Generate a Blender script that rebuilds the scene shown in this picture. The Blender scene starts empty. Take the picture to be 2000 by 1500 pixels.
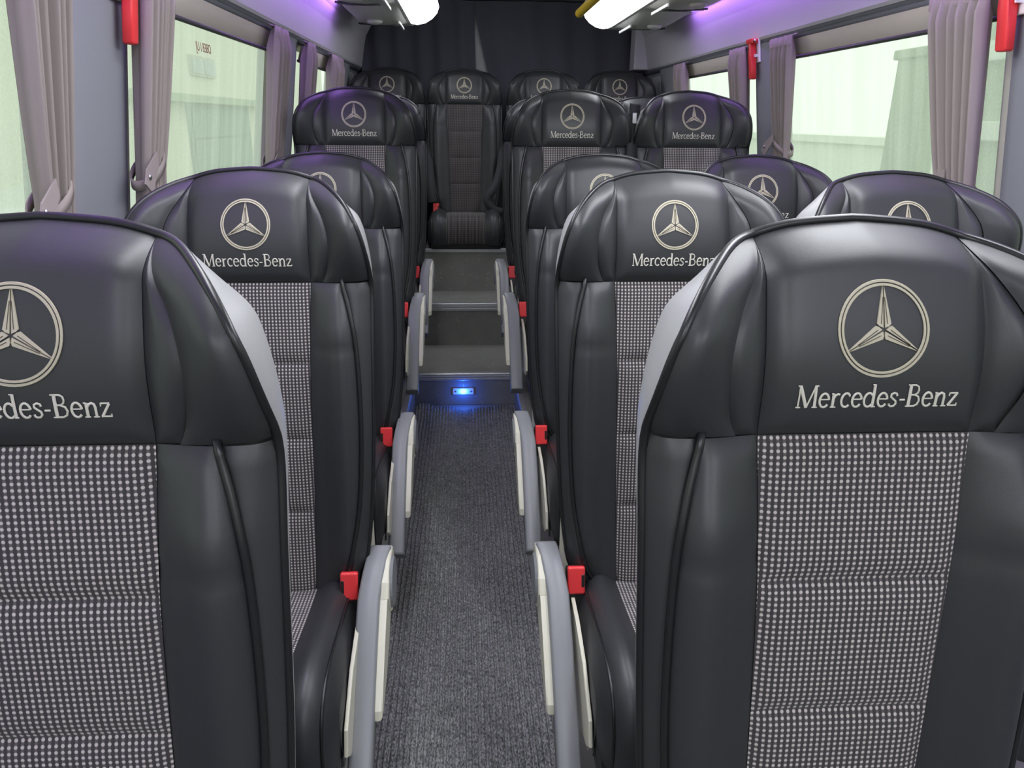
import bpy, bmesh, math, random
import numpy as np
from mathutils import Vector, Matrix

random.seed(7)
SC = bpy.context.scene
COL = SC.collection
R = math.radians

# ------------------------------------------------------------------ camera
def make_camera():
    pi, ya, ro = R(19.54), R(3.58), R(0.563)
    f = Vector((math.sin(ya)*math.cos(pi), math.cos(ya)*math.cos(pi), -math.sin(pi)))
    r = Vector((math.cos(ya), -math.sin(ya), 0.0))
    u = r.cross(f)
    r2 = r*math.cos(ro) + u*math.sin(ro)
    u2 = r2.cross(f)
    cd = bpy.data.cameras.new('camera')
    cd.sensor_width = 36.0
    cd.lens = 36.0*1447.0/2000.0
    cd.clip_start = 0.02
    co = bpy.data.objects.new('camera', cd)
    m = Matrix((r2, u2, -f)).transposed().to_4x4()
    m.translation = (0.0, 0.0, 1.25)
    co.matrix_world = m
    COL.objects.link(co)
    SC.camera = co
make_camera()

# ------------------------------------------------------------------ world, exposure
w = bpy.data.worlds.new('overcast'); SC.world = w; w.use_nodes = True
bg = w.node_tree.nodes['Background']
bg.inputs[0].default_value = (0.93, 1.0, 0.90, 1)
bg.inputs[1].default_value = 0.95
vs = SC.view_settings
vs.view_transform = 'Standard'; vs.look = 'None'; vs.gamma = 1.0
vs.exposure = 0.5
vs.use_curve_mapping = False
LAMP_STRENGTH = 15.0
REAR_LAMP_STRENGTH = 5.0
PURPLE_STRENGTH = 25.0
LED_POWER = 0.28

# ------------------------------------------------------------------ materials
def mat(name, col, rough=0.5, metal=0.0, spec=0.5, bump=None, emit=None, estr=0.0, noise=None, coat=0.0):
    m = bpy.data.materials.new(name); m.use_nodes = True
    nt = m.node_tree; b = nt.nodes['Principled BSDF']
    b.inputs['Base Color'].default_value = (*col, 1)
    b.inputs['Roughness'].default_value = rough
    b.inputs['Metallic'].default_value = metal
    b.inputs['Specular IOR Level'].default_value = spec
    b.inputs['Coat Weight'].default_value = coat
    if emit:
        b.inputs['Emission Color'].default_value = (*emit, 1); b.inputs['Emission Strength'].default_value = estr
    tc = None
    if bump or noise:
        tc = nt.nodes.new('ShaderNodeTexCoord')
    if bump:
        sc, st, dist = bump
        n = nt.nodes.new('ShaderNodeTexNoise'); n.inputs['Scale'].default_value = sc; n.inputs['Detail'].default_value = 3
        nt.links.new(tc.outputs['Object'], n.inputs['Vector'])
        bp = nt.nodes.new('ShaderNodeBump'); bp.inputs['Strength'].default_value = st; bp.inputs['Distance'].default_value = dist
        nt.links.new(n.outputs['Fac'], bp.inputs['Height']); nt.links.new(bp.outputs['Normal'], b.inputs['Normal'])
    if noise:
        sc, col2 = noise
        n = nt.nodes.new('ShaderNodeTexNoise'); n.inputs['Scale'].default_value = sc; n.inputs['Detail'].default_value = 6
        nt.links.new(tc.outputs['Object'], n.inputs['Vector'])
        mx = nt.nodes.new('ShaderNodeMix'); mx.data_type = 'RGBA'
        mx.inputs[6].default_value = (*col, 1); mx.inputs[7].default_value = (*col2, 1)
        nt.links.new(n.outputs['Fac'], mx.inputs[0]); nt.links.new(mx.outputs[2], b.inputs['Base Color'])
    return m

def fabric_mat(name, plane, k=1.0):
    """dark woven cloth with a grid of pale woven dots, 6 mm apart"""
    m = bpy.data.materials.new(name); m.use_nodes = True
    nt = m.node_tree; b = nt.nodes['Principled BSDF']; N = nt.nodes.new; L = nt.links.new
    b.inputs['Roughness'].default_value = 0.9; b.inputs['Specular IOR Level'].default_value = 0.15
    b.inputs['Sheen Weight'].default_value = 0.15
    tc = N('ShaderNodeTexCoord'); sp = N('ShaderNodeSeparateXYZ'); L(tc.outputs['Object'], sp.inputs[0])
    def M(op, a, c=None):
        n = N('ShaderNodeMath'); n.operation = op
        for i, v in enumerate((a, c)):
            if v is None: continue
            if isinstance(v, (int, float)): n.inputs[i].default_value = v
            else: L(v, n.inputs[i])
        return n.outputs[0]
    def cell(o, pitch):
        t = M('FRACT', M('MULTIPLY', o, 1.0/pitch))
        return M('ABSOLUTE', M('SUBTRACT', t, 0.5))
    if plane == 'UV': L(tc.outputs['UV'], sp.inputs[0])
    a = cell(sp.outputs['X'], 0.0061); c = cell(sp.outputs['Y' if plane == 'UV' else plane], 0.0057)
    d = M('SQRT', M('ADD', M('MULTIPLY', a, a), M('MULTIPLY', c, c)))
    mr = N('ShaderNodeMapRange'); mr.interpolation_type = 'SMOOTHSTEP'
    mr.inputs['From Min'].default_value = 0.21; mr.inputs['From Max'].default_value = 0.33
    mr.inputs['To Min'].default_value = 1; mr.inputs['To Max'].default_value = 0
    L(d, mr.inputs[0])
    # faint warp threads between the dots
    warp = M('LESS_THAN', a, 0.22)
    g = N('ShaderNodeMix'); g.data_type = 'RGBA'
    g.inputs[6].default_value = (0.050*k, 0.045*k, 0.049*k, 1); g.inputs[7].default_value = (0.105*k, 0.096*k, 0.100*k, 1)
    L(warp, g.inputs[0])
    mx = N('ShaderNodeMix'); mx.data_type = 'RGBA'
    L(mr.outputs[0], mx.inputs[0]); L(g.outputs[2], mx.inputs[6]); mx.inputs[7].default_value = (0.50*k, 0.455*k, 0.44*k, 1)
    L(mx.outputs[2], b.inputs['Base Color'])
    bp = N('ShaderNodeBump'); bp.inputs['Strength'].default_value = 0.35; bp.inputs['Distance'].default_value = 0.0006
    L(mr.outputs[0], bp.inputs['Height']); L(bp.outputs['Normal'], b.inputs['Normal'])
    return m

def speck_mat(name, col, speck, thr, scale, rough):
    """dark vinyl or carpet with sparse pale flecks"""
    m = bpy.data.materials.new(name); m.use_nodes = True
    nt = m.node_tree; b = nt.nodes['Principled BSDF']; N = nt.nodes.new; L = nt.links.new
    b.inputs['Roughness'].default_value = rough
    tc = N('ShaderNodeTexCoord')
    n1 = N('ShaderNodeTexNoise'); n1.inputs['Scale'].default_value = 14; n1.inputs['Detail'].default_value = 6
    v = N('ShaderNodeTexVoronoi'); v.inputs['Scale'].default_value = scale
    L(tc.outputs['Object'], n1.inputs['Vector']); L(tc.outputs['Object'], v.inputs['Vector'])
    sx = N('ShaderNodeSeparateColor'); L(v.outputs['Color'], sx.inputs[0])
    g1 = N('ShaderNodeMath'); g1.operation = 'GREATER_THAN'; g1.inputs[1].default_value = thr; L(sx.outputs[0], g1.inputs[0])
    g2 = N('ShaderNodeMath'); g2.operation = 'LESS_THAN'; g2.inputs[1].default_value = 0.22; L(v.outputs['Distance'], g2.inputs[0])
    g3 = N('ShaderNodeMath'); g3.operation = 'MULTIPLY'; L(g1.outputs[0], g3.inputs[0]); L(g2.outputs[0], g3.inputs[1])
    c0 = N('ShaderNodeMix'); c0.data_type = 'RGBA'
    c0.inputs[6].default_value = (*[q*0.8 for q in col], 1); c0.inputs[7].default_value = (*[q*1.2 for q in col], 1); L(n1.outputs['Fac'], c0.inputs[0])
    c1 = N('ShaderNodeMix'); c1.data_type = 'RGBA'; L(g3.outputs[0], c1.inputs[0]); L(c0.outputs[2], c1.inputs[6]); c1.inputs[7].default_value = (*speck, 1)
    L(c1.outputs[2], b.inputs['Base Color'])
    return m

def carpet_mat():
    m = bpy.data.materials.new('ribbed_carpet'); m.use_nodes = True
    nt = m.node_tree; b = nt.nodes['Principled BSDF']; N = nt.nodes.new; L = nt.links.new
    b.inputs['Roughness'].default_value = 0.95; b.inputs['Specular IOR Level'].default_value = 0.1
    tc = N('ShaderNodeTexCoord')
    mp = N('ShaderNodeMapping'); mp.inputs['Scale'].default_value = (1.0, 0.5, 1.0); mp.inputs['Rotation'].default_value = (0, 0, 0.35); L(tc.outputs['Object'], mp.inputs[0])
    n1 = N('ShaderNodeTexNoise'); n1.inputs['Scale'].default_value = 300; n1.inputs['Detail'].default_value = 3; L(mp.outputs[0], n1.inputs['Vector'])
    n2 = N('ShaderNodeTexNoise'); n2.inputs['Scale'].default_value = 40; n2.inputs['Detail'].default_value = 4; L(tc.outputs['Object'], n2.inputs['Vector'])
    r1 = N('ShaderNodeValToRGB'); e = r1.color_ramp.elements
    e[0].position = 0.36; e[0].color = (0.080, 0.080, 0.084, 1); e[1].position = 0.74; e[1].color = (0.45, 0.45, 0.45, 1); L(n1.outputs['Fac'], r1.inputs[0])
    mx = N('ShaderNodeMix'); mx.data_type = 'RGBA'; mx.blend_type = 'MULTIPLY'; mx.inputs[0].default_value = 0.6
    r2 = N('ShaderNodeValToRGB'); r2.color_ramp.elements[0].position = 0.3; r2.color_ramp.elements[0].color = (0.55, 0.55, 0.57, 1); r2.color_ramp.elements[1].position = 0.7
    L(n2.outputs['Fac'], r2.inputs[0]); L(r1.outputs[0], mx.inputs[6]); L(r2.outputs[0], mx.inputs[7])
    L(mx.outputs[2], b.inputs['Base Color'])
    bp = N('ShaderNodeBump'); bp.inputs['Strength'].default_value = 0.35; bp.inputs['Distance'].default_value = 0.0015
    L(n1.outputs['Fac'], bp.inputs['Height']); L(bp.outputs['Normal'], b.inputs['Normal'])
    return m

def glass_mat():
    """misted pane: clear glass under a film of condensation with vertical runs"""
    m = bpy.data.materials.new('misted_glass'); m.use_nodes = True
    nt = m.node_tree; N = nt.nodes.new; L = nt.links.new
    for n in list(nt.nodes): nt.nodes.remove(n)
    out = N('ShaderNodeOutputMaterial'); tr = N('ShaderNodeBsdfTransparent'); tl = N('ShaderNodeBsdfTranslucent'); gl = N('ShaderNodeBsdfGlossy')
    tr.inputs[0].default_value = (0.90, 0.97, 0.91, 1); tl.inputs[0].default_value = (0.90, 1.0, 0.90, 1); gl.inputs['Roughness'].default_value = 0.08
    tc = N('ShaderNodeTexCoord'); mp = N('ShaderNodeMapping'); mp.inputs['Scale'].default_value = (1, 20, 1.3); L(tc.outputs['Object'], mp.inputs[0])
    n = N('ShaderNodeTexNoise'); n.inputs['Scale'].default_value = 1.0; n.inputs['Detail'].default_value = 5; L(mp.outputs[0], n.inputs['Vector'])
    n2 = N('ShaderNodeTexNoise'); n2.inputs['Scale'].default_value = 190; n2.inputs['Detail'].default_value = 2; L(tc.outputs['Object'], n2.inputs['Vector'])
    ad = N('ShaderNodeMath'); ad.operation = 'MULTIPLY_ADD'; ad.inputs[1].default_value = 0.35; L(n2.outputs['Fac'], ad.inputs[0]); L(n.outputs['Fac'], ad.inputs[2])
    mr = N('ShaderNodeMapRange'); mr.inputs['From Min'].default_value = 0.42; mr.inputs['From Max'].default_value = 0.92
    mr.inputs['To Min'].default_value = 0.33; mr.inputs['To Max'].default_value = 0.60; L(ad.outputs[0], mr.inputs[0])
    mx = N('ShaderNodeMixShader'); L(mr.outputs[0], mx.inputs[0]); L(tr.outputs[0], mx.inputs[1]); L(tl.outputs[0], mx.inputs[2])
    m2 = N('ShaderNodeMixShader'); m2.inputs[0].default_value = 0.04; L(mx.outputs[0], m2.inputs[1]); L(gl.outputs[0], m2.inputs[2])
    L(m2.outputs[0], out.inputs[0])
    return m

def curtain_rear_mat():
    """dark blue-grey drape with a faint woven star repeat"""
    m = bpy.data.materials.new('dark_drape'); m.use_nodes = True
    nt = m.node_tree; b = nt.nodes['Principled BSDF']; N = nt.nodes.new; L = nt.links.new
    b.inputs['Roughness'].default_value = 0.85; b.inputs['Specular IOR Level'].default_value = 0.2
    tc = N('ShaderNodeTexCoord')
    v = N('ShaderNodeTexVoronoi'); v.inputs['Scale'].default_value = 7.5; v.inputs['Randomness'].default_value = 0.12; L(tc.outputs['Object'], v.inputs['Vector'])
    mr = N('ShaderNodeMapRange'); mr.inputs['From Min'].default_value = 0.12; mr.inputs['From Max'].default_value = 0.3; mr.inputs['To Min'].default_value = 1; mr.inputs['To Max'].default_value = 0
    L(v.outputs['Distance'], mr.inputs[0])
    n = N('ShaderNodeTexNoise'); n.inputs['Scale'].default_value = 60; n.inputs['Detail'].default_value = 3; L(tc.outputs['Object'], n.inputs['Vector'])
    mu = N('ShaderNodeMath'); mu.operation = 'MULTIPLY'; L(mr.outputs[0], mu.inputs[0]); L(n.outputs['Fac'], mu.inputs[1])
    mx = N('ShaderNodeMix'); mx.data_type = 'RGBA'; L(mu.outputs[0], mx.inputs[0])
    mx.inputs[6].default_value = (0.095, 0.094, 0.120, 1); mx.inputs[7].default_value = (0.15, 0.15, 0.18, 1)
    L(mx.outputs[2], b.inputs['Base Color'])
    return m

M = {
 'leather': mat('black_leather', (0.027, 0.0275, 0.031), 0.45, 0, 0.5, bump=(700, 0.12, 0.0006)),
 'piping': mat('black_piping', (0.010, 0.010, 0.012), 0.35),
 'fabric_back': fabric_mat('dotted_fabric_back', 'Z'),
 'fabric_seat': fabric_mat('dotted_fabric_cushion', 'UV'),
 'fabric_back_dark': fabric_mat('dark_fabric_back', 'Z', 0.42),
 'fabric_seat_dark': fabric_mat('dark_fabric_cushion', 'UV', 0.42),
 'thread': mat('beige_embroidery_thread', (0.46, 0.42, 0.32), 0.55, 0.0, 0.5, bump=(1500, 0.3, 0.0004)),
 'thread_dark': mat('dark_embroidery_thread', (0.06, 0.045, 0.03), 0.6),
 'lettering': mat('silver_embroidery_thread', (0.62, 0.59, 0.52), 0.5, bump=(1500, 0.3, 0.0004)),
 'shell': mat('grey_seat_shell', (0.33, 0.33, 0.335), 0.38, 0, 0.5, bump=(900, 0.05, 0.0005)),
 'pad': mat('grey_armrest_pad', (0.21, 0.215, 0.23), 0.42, bump=(900, 0.05, 0.0004)),
 'cream': mat('cream_plastic', (0.60, 0.58, 0.48), 0.42),
 'cap': mat('dark_grey_plastic', (0.10, 0.10, 0.11), 0.45),
 'black': mat('black_plastic', (0.012, 0.012, 0.013), 0.4),
 'red': mat('red_plastic', (0.78, 0.045, 0.05), 0.35),
 'metal': mat('brushed_steel', (0.55, 0.55, 0.56), 0.32, 1.0),
 'alu': mat('aluminium_trim', (0.62, 0.62, 0.64), 0.38, 0.85),
 'wall': mat('grey_wall_fabric', (0.245, 0.252, 0.280), 0.9, 0, 0.2, bump=(260, 0.15, 0.001)),
 'rail': mat('dark_grey_trim', (0.145, 0.15, 0.175), 0.7),
 'panel': mat('pale_lilac_panel', (0.60, 0.58, 0.63), 0.6),
 'rack': mat('grey_rack_plastic', (0.50, 0.50, 0.47), 0.45),
 'rack_dark': mat('rack_slot', (0.07, 0.07, 0.075), 0.6),
 'rackbar': mat('rack_bar_plastic', (0.62, 0.62, 0.62), 0.35),
 'ceiling': mat('ceiling_fabric', (0.30, 0.30, 0.32), 0.9),
 'curtain': mat('mauve_curtain_fabric', (0.300, 0.256, 0.250), 0.85, 0, 0.2, bump=(700, 0.15, 0.0006)),
 'blind': mat('beige_blind', (0.60, 0.545, 0.49), 0.8),
 'blindbar': mat('dark_blind_bar', (0.05, 0.05, 0.05), 0.5),
 'seal': mat('pale_window_seal', (0.42, 0.40, 0.36), 0.6),
 'glass': glass_mat(),
 'vinyl': speck_mat('dark_vinyl_floor', (0.20, 0.197, 0.183), (0.50, 0.50, 0.45), 0.93, 90, 0.55),
 'carpet': carpet_mat(),
 'drape': curtain_rear_mat(),
 'doorgrey': mat('rear_door_panel', (0.42, 0.42, 0.44), 0.7),
 'lamp': mat('white_lamp_diffuser', (0.9, 0.9, 0.9), 0.5, emit=(0.93, 0.95, 1.0), estr=LAMP_STRENGTH),
 'lamp_rear': mat('white_lamp_diffuser_rear', (0.9, 0.9, 0.9), 0.5, emit=(0.93, 0.95, 1.0), estr=REAR_LAMP_STRENGTH),
 'violet': mat('violet_led_strip', (0.5, 0.3, 0.8), 0.5, emit=(0.50, 0.24, 1.0), estr=PURPLE_STRENGTH),
 'blueled': mat('blue_led', (0.1, 0.3, 0.9), 0.3, emit=(0.02, 0.22, 1.0), estr=25.0),
 'yellow': mat('yellow_rail_paint', (0.72, 0.50, 0.015), 0.35),
 'belt': mat('black_webbing', (0.014, 0.014, 0.018), 0.7),
 'render_wall': mat('pale_render', (0.70, 0.68, 0.59), 0.9, noise=(1.3, (0.60, 0.60, 0.52))),
 'tarp': mat('white_sheet_wall', (0.93, 0.95, 0.90), 0.9, noise=(2.0, (0.82, 0.88, 0.80))),
 'plank': mat('grey_green_plank', (0.30, 0.36, 0.27), 0.9, noise=(6, (0.36, 0.42, 0.32))),
 'garage': mat('dull_teal_door', (0.20, 0.27, 0.25), 0.8),
 'extglass': mat('dull_window_glass', (0.24, 0.28, 0.29), 0.3),
 'carpaint': mat('silver_car_paint', (0.50, 0.52, 0.52), 0.35, 0.3),
 'tyre': mat('tyre', (0.03, 0.03, 0.03), 0.9),
 'asphalt': mat('wet_asphalt', (0.24, 0.26, 0.22), 0.6, noise=(3, (0.30, 0.32, 0.26))),
 'sticker': mat('faded_red_print', (0.45, 0.20, 0.17), 0.7),
 'white': mat('white_plastic', (0.75, 0.75, 0.76), 0.4),
}

# ------------------------------------------------------------------ mesh helpers
def link(o, parent=None):
    COL.objects.link(o)
    if parent is not None: o.parent = parent
    return o

def obj(name, data, material=None, parent=None, smooth=True):
    if isinstance(data, bmesh.types.BMesh):
        me = bpy.data.meshes.new(name); data.to_mesh(me); data.free()
    else:
        me = data
    if material is not None and not me.materials:
        me.materials.append(M[material] if isinstance(material, str) else material)
    if smooth: me.polygons.foreach_set('use_smooth', [True]*len(me.polygons))
    return link(bpy.data.objects.new(name, me), parent)

def pydata(name, verts, faces, material, smooth=True):
    me = bpy.data.meshes.new(name); me.from_pydata([tuple(v) for v in verts], [], faces); me.validate(); me.update()
    me.materials.append(M[material])
    if smooth: me.polygons.foreach_set('use_smooth', [True]*len(me.polygons))
    return me

def empty(name, loc=(0, 0, 0), rz=0.0):
    o = bpy.data.objects.new(name, None); o.empty_display_size = 0.1
    o.location = loc; o.rotation_euler[2] = rz
    return link(o)

def tag(o, label=None, cat=None, group=None, kind=None):
    if label: o['label'] = label
    if cat: o['category'] = cat
    if group: o['group'] = group
    if kind: o['kind'] = kind
    return o

def add_box(bm, x0, x1, y0, y1, z0, z1, bev=0.0, seg=2, mtx=None):
    r = bmesh.ops.create_cube(bm, size=1.0)
    vs_ = r['verts']
    for v in vs_:
        v.co = Vector((x0+(v.co.x+.5)*(x1-x0), y0+(v.co.y+.5)*(y1-y0), z0+(v.co.z+.5)*(z1-z0)))
    if bev > 0:
        es = list({e for v in vs_ for e in v.link_edges})
        g = bmesh.ops.bevel(bm, geom=es, offset=bev, segments=seg, affect='EDGES', profile=0.5)
        vs_ = list({v for f in g['faces'] for v in f.verts} | {v for v in vs_ if v.is_valid})
    if mtx is not None:
        for v in vs_: v.co = mtx @ v.co
    return vs_

def box_mesh(name, x0, x1, y0, y1, z0, z1, material, bev=0.0, seg=2):
    bm = bmesh.new(); add_box(bm, x0, x1, y0, y1, z0, z1, bev, seg)
    me = bpy.data.meshes.new(name); bm.to_mesh(me); bm.free(); me.materials.append(M[material])
    return me

def prism(bm, pts, axis, a0, a1, bev=0.0, seg=2):
    """extrude a 2D polygon (pts in the two other axes) along axis from a0 to a1"""
    def P(p, a):
        return {'x': (a, p[0], p[1]), 'y': (p[0], a, p[1]), 'z': (p[0], p[1], a)}[axis]
    va = [bm.verts.new(P(p, a0)) for p in pts]; vb = [bm.verts.new(P(p, a1)) for p in pts]
    n = len(pts); fs = [bm.faces.new(va), bm.faces.new(vb[::-1])]
    for i in range(n): fs.append(bm.faces.new((va[i], vb[i], vb[(i+1) % n], va[(i+1) % n])))
    if bev > 0:
        es = list({e for f in fs[:2] for e in f.edges})
        bmesh.ops.bevel(bm, geom=es, offset=bev, segments=seg, affect='EDGES', profile=0.5)
    bmesh.ops.recalc_face_normals(bm, faces=bm.faces[:])

def tube(bm, path, rad, n=8, closed=False, caps=True):
    path = [Vector(p) for p in path]; rings = []; m = len(path); up = None
    for i, p in enumerate(path):
        a = path[(i-1) % m] if (closed or i > 0) else p
        b = path[(i+1) % m] if (closed or i < m-1) else p
        t = (b-a).normalized()
        if up is None:
            up = Vector((0, 0, 1)) if abs(t.z) < 0.9 else Vector((1, 0, 0))
        s = t.cross(up).normalized(); up = s.cross(t).normalized()
        r = rad[i] if isinstance(rad, (list, tuple)) else rad
        rings.append([bm.verts.new(p + (s*math.cos(2*math.pi*k/n) + up*math.sin(2*math.pi*k/n))*r) for k in range(n)])
    for i in range(m if closed else m-1):
        A, B = rings[i], rings[(i+1) % m]
        for k in range(n): bm.faces.new((A[k], A[(k+1) % n], B[(k+1) % n], B[k]))
    if caps and not closed:
        bm.faces.new(rings[0][::-1]); bm.faces.new(rings[-1])
    bmesh.ops.recalc_face_normals(bm, faces=bm.faces[:])

def grid_mesh(name, rows, material, flip=False):
    nr, nc = len(rows), len(rows[0]); verts = [p for r in rows for p in r]; faces = []
    for i in range(nr-1):
        for j in range(nc-1):
            f = (i*nc+j, i*nc+j+1, (i+1)*nc+j+1, (i+1)*nc+j)
            faces.append(f[::-1] if flip else f)
    return pydata(name, verts, faces, material)

def interp(tab, v):
    xs = [t[0] for t in tab]; ys = [t[1] for t in tab]
    return float(np.interp(v, xs, ys))

def smooth_tab(tab, n=120):
    """Catmull-Rom resample of a table so that the curve has no corners"""
    out = []
    pts = [tab[0]] + list(tab) + [tab[-1]]
    seg = len(tab)-1
    for k in range(n+1):
        t = k/n*seg; i = min(int(t), seg-1); f = t-i
        p0, p1, p2, p3 = pts[i], pts[i+1], pts[i+2], pts[i+3]
        out.append(tuple(0.5*((2*p1[q]) + (-p0[q]+p2[q])*f + (2*p0[q]-5*p1[q]+4*p2[q]-p3[q])*f*f + (-p0[q]+3*p1[q]-3*p2[q]+p3[q])*f**3) for q in (0, 1)))
    return out

# ------------------------------------------------------------------ the setting
CX = 0.237                      # middle of the bus
def wallx(side, z):             # inner face of the side wall, leaning in towards the roof
    off = 0.9 - 0.14*(max(z, 0.75)-1.46)
    return CX + side*off

def wall_piece(bm, side, y0, y1, z0, z1, t=0.05):
    zs = [z0, z1] if not (z0 < 0.75 < z1) else [z0, 0.75, z1]
    inn = [[bm.verts.new((wallx(side, z), y, z)) for y in (y0, y1)] for z in zs]
    out = [[bm.verts.new((wallx(side, z)+side*t, y, z)) for y in (y0, y1)] for z in zs]
    n = len(zs)
    for i in range(n-1):
        bm.faces.new((inn[i][0], inn[i][1], inn[i+1][1], inn[i+1][0]))
        bm.faces.new((out[i][0], out[i+1][0], out[i+1][1], out[i][1]))
        for k in (0, 1): bm.faces.new((inn[i][k], inn[i+1][k], out[i+1][k], out[i][k]))
    bm.faces.new((inn[0][0], out[0][0], out[0][1], inn[0][1])); bm.faces.new((inn[-1][0], inn[-1][1], out[-1][1], out[-1][0]))

ZS, ZT = 0.84, 1.527            # window sill and head
YF, YB = -2.3, 5.15
WINS = {-1: [(-1.9, -0.25), (-0.02, 1.36), (1.640, 2.83), (3.16, 4.12)],
         1: [(-1.9, -0.25), (-0.02, 1.33), (1.63, 2.86), (3.06, 4.16)]}

def build_shell():
    # floor, platforms and steps
    fl = obj('floor', box_mesh('floor', -0.80, 1.27, YF, 3.25, -0.05, 0.0, 'vinyl'), smooth=False); tag(fl, kind='structure')
    for nm, x0, x1 in (('floor_platform', -0.80, -0.247), ('floor_platform', 0.214, 1.27)):
        o = obj(nm, box_mesh(nm, x0, x1, 2.22, 3.26, 0.0, 0.154, 'vinyl', 0.003), smooth=False); tag(o, kind='structure')
    o = obj('floor_step', box_mesh('floor_step', -0.80, 1.27, 3.23, 3.72, 0.0, 0.152, 'vinyl', 0.003), smooth=False); tag(o, kind='structure')
    o = obj('floor_step', box_mesh('floor_step', -0.80, 1.27, 3.701, 4.03, 0.0, 0.369, 'vinyl', 0.003), smooth=False); tag(o, kind='structure')
    o = obj('floor_step', box_mesh('floor_step', -0.80, 1.27, 4.017, YB, 0.0, 0.596, 'vinyl', 0.003), smooth=False); tag(o, kind='structure')
    # aluminium nosings
    def nosing(nm, x0, x1, y, z, h, d):
        bm = bmesh.new()
        add_box(bm, x0, x1, y-0.004, y+d, z, z+0.005, 0.0015); add_box(bm, x0, x1, y-0.006, y+0.001, z-h, z+0.003, 0.0015)
        for k in range(2): add_box(bm, x0, x1, y-0.008, y-0.005, z-h*(0.3+0.4*k)-0.002, z-h*(0.3+0.4*k)+0.002)
        tag(obj(nm, bm, 'alu', smooth=False), kind='structure')
    nosing('trim_1', -0.247, 0.214, 3.23, 0.152, 0.030, 0.022)
    nosing('trim_2', -0.27, 0.24, 3.701, 0.369, 0.034, 0.022)
    nosing('trim_3', -0.27, 0.24, 4.017, 0.596, 0.016, 0.03)
    for i, (xa, s) in enumerate(((-0.247, -1), (0.214, 1))):
        bm = bmesh.new()
        add_box(bm, min(xa, xa+s*0.02), max(xa, xa+s*0.02), 2.22, 3.225, 0.154, 0.158, 0.001)
        add_box(bm, xa-0.003, xa+0.003, 2.22, 3.225, 0.128, 0.157, 0.001)
        tag(obj('trim_%d' % (4+i), bm, 'alu', smooth=False), kind='structure')
    # seat mounting rails on the raised part
    for i, xs in enumerate(((-0.47, -0.30), (0.28, 0.46), (0.71, 0.89))):
        bm = bmesh.new()
        for x in xs: add_box(bm, x-0.02, x+0.02, 2.24, 3.68, 0.154, 0.187, 0.003)
        tag(obj('trim_%d' % (6+i), bm, 'cap', smooth=False), kind='structure')
    # side walls
    for side, nm in ((-1, 'wall_left'), (1, 'wall_right')):
        bm = bmesh.new()
        wall_piece(bm, side, YF, YB, 0.0, ZS); wall_piece(bm, side, YF, YB, ZT, 2.0)
        ed = [YF] + [v for w_ in WINS[side] for v in w_] + [YB]
        for a, b in zip(ed[0::2], ed[1::2]): wall_piece(bm, side, a, b, ZS, ZT)
        bmesh.ops.recalc_face_normals(bm, faces=bm.faces[:])
        tag(obj(nm, bm, 'wall', smooth=False), kind='structure')
    # ceiling, rear wall, front bulkhead with a windscreen opening
    tag(obj('ceiling', box_mesh('ceiling', -0.80, 1.27, YF, YB, 1.93, 1.98, 'ceiling'), smooth=False), kind='structure')
    tag(obj('wall_back', box_mesh('wall_back', -0.80, 1.27, YB-0.06, YB, 0.0, 1.95, 'doorgrey'), smooth=False), kind='structure')
    tag(obj('door_1', box_mesh('rear_door', -0.25, 0.60, 4.93, 4.95, 0.6, 1.92, 'doorgrey'), smooth=False), kind='structure')
    bm = bmesh.new()
    add_box(bm, -0.80, 1.27, YF-0.05, YF, 0.0, 0.72); add_box(bm, -0.80, 1.27, YF-0.05, YF, 1.62, 1.95)
    add_box(bm, -0.80, -0.66, YF-0.05, YF, 0.72, 1.62); add_box(bm, 1.13, 1.27, YF-0.05, YF, 0.72, 1.62)
    tag(obj('wall_front', bm, 'rail', smooth=False), kind='structure')
    # rounded pillar covers
    n = 8
    for side, a, b, i in ((-1, 1.375, 1.625, 9), (-1, 2.845, 3.145, 10), (1, 1.345, 1.615, 11), (1, 2.875, 3.045, 12), (-1, 4.14, 4.52, 13), (1, 4.18, 4.53, 14)):
        wy = b-a; prof = []
        for k in range(n+1):
            t = k/n; yy = a+0.5*wy-0.5*wy*math.cos(math.pi*t); prof.append((yy, 0.026*math.sin(math.pi*t)**0.55))
        rows = []
        for k in range(19):
            z = 0.002+(1.53-0.002)*k/18
            rows.append([(wallx(side, z)-side*(0.002+q), y, z) for y, q in prof])
        tag(obj('trim_%d' % i, grid_mesh('pillar_cover', rows, 'wall', flip=(side < 0))), kind='structure')
    # header rail above the windows, pale panel above it
    for side, i in ((-1, 15), (1, 17)):
        prof = [(0.0, 1.522), (0.020, 1.527), (0.028, 1.535), (0.028, 1.556), (0.012, 1.562)]
        rows = [[(wallx(side, z)-side*q, y, z) for q, z in prof] for y in (YF, 4.88)]
        tag(obj('trim_%d' % i, grid_mesh('header_rail', rows, 'rail', flip=(side > 0))), kind='structure')
        x0 = wallx(side, 1.55)
        prof = [(x0-side*0.030, 1.542), (x0-side*0.036, 1.550), (x0-side*0.045, 1.60), (x0-side*0.055, 1.66), (x0-side*0.070, 1.72), (x0-side*0.12, 1.80), (x0-side*0.24, 1.90), (x0-side*0.30, 1.93)]
        bm = bmesh.new(); prism(bm, prof + [(x0+side*0.0, 1.93), (x0+side*0.0, 1.542)], 'y', YF, 4.86)
        tag(obj('trim_%d' % (i+1), bm, 'panel', smooth=False), kind='structure')
    # square duct end in the far right corner, narrow pale strips beside the rearmost windows
    tag(obj('trim_19', box_mesh('duct_end', 1.005, 1.10, 4.74, 4.87, 1.545, 1.78, 'panel', 0.006), smooth=False), kind='structure')
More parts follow.
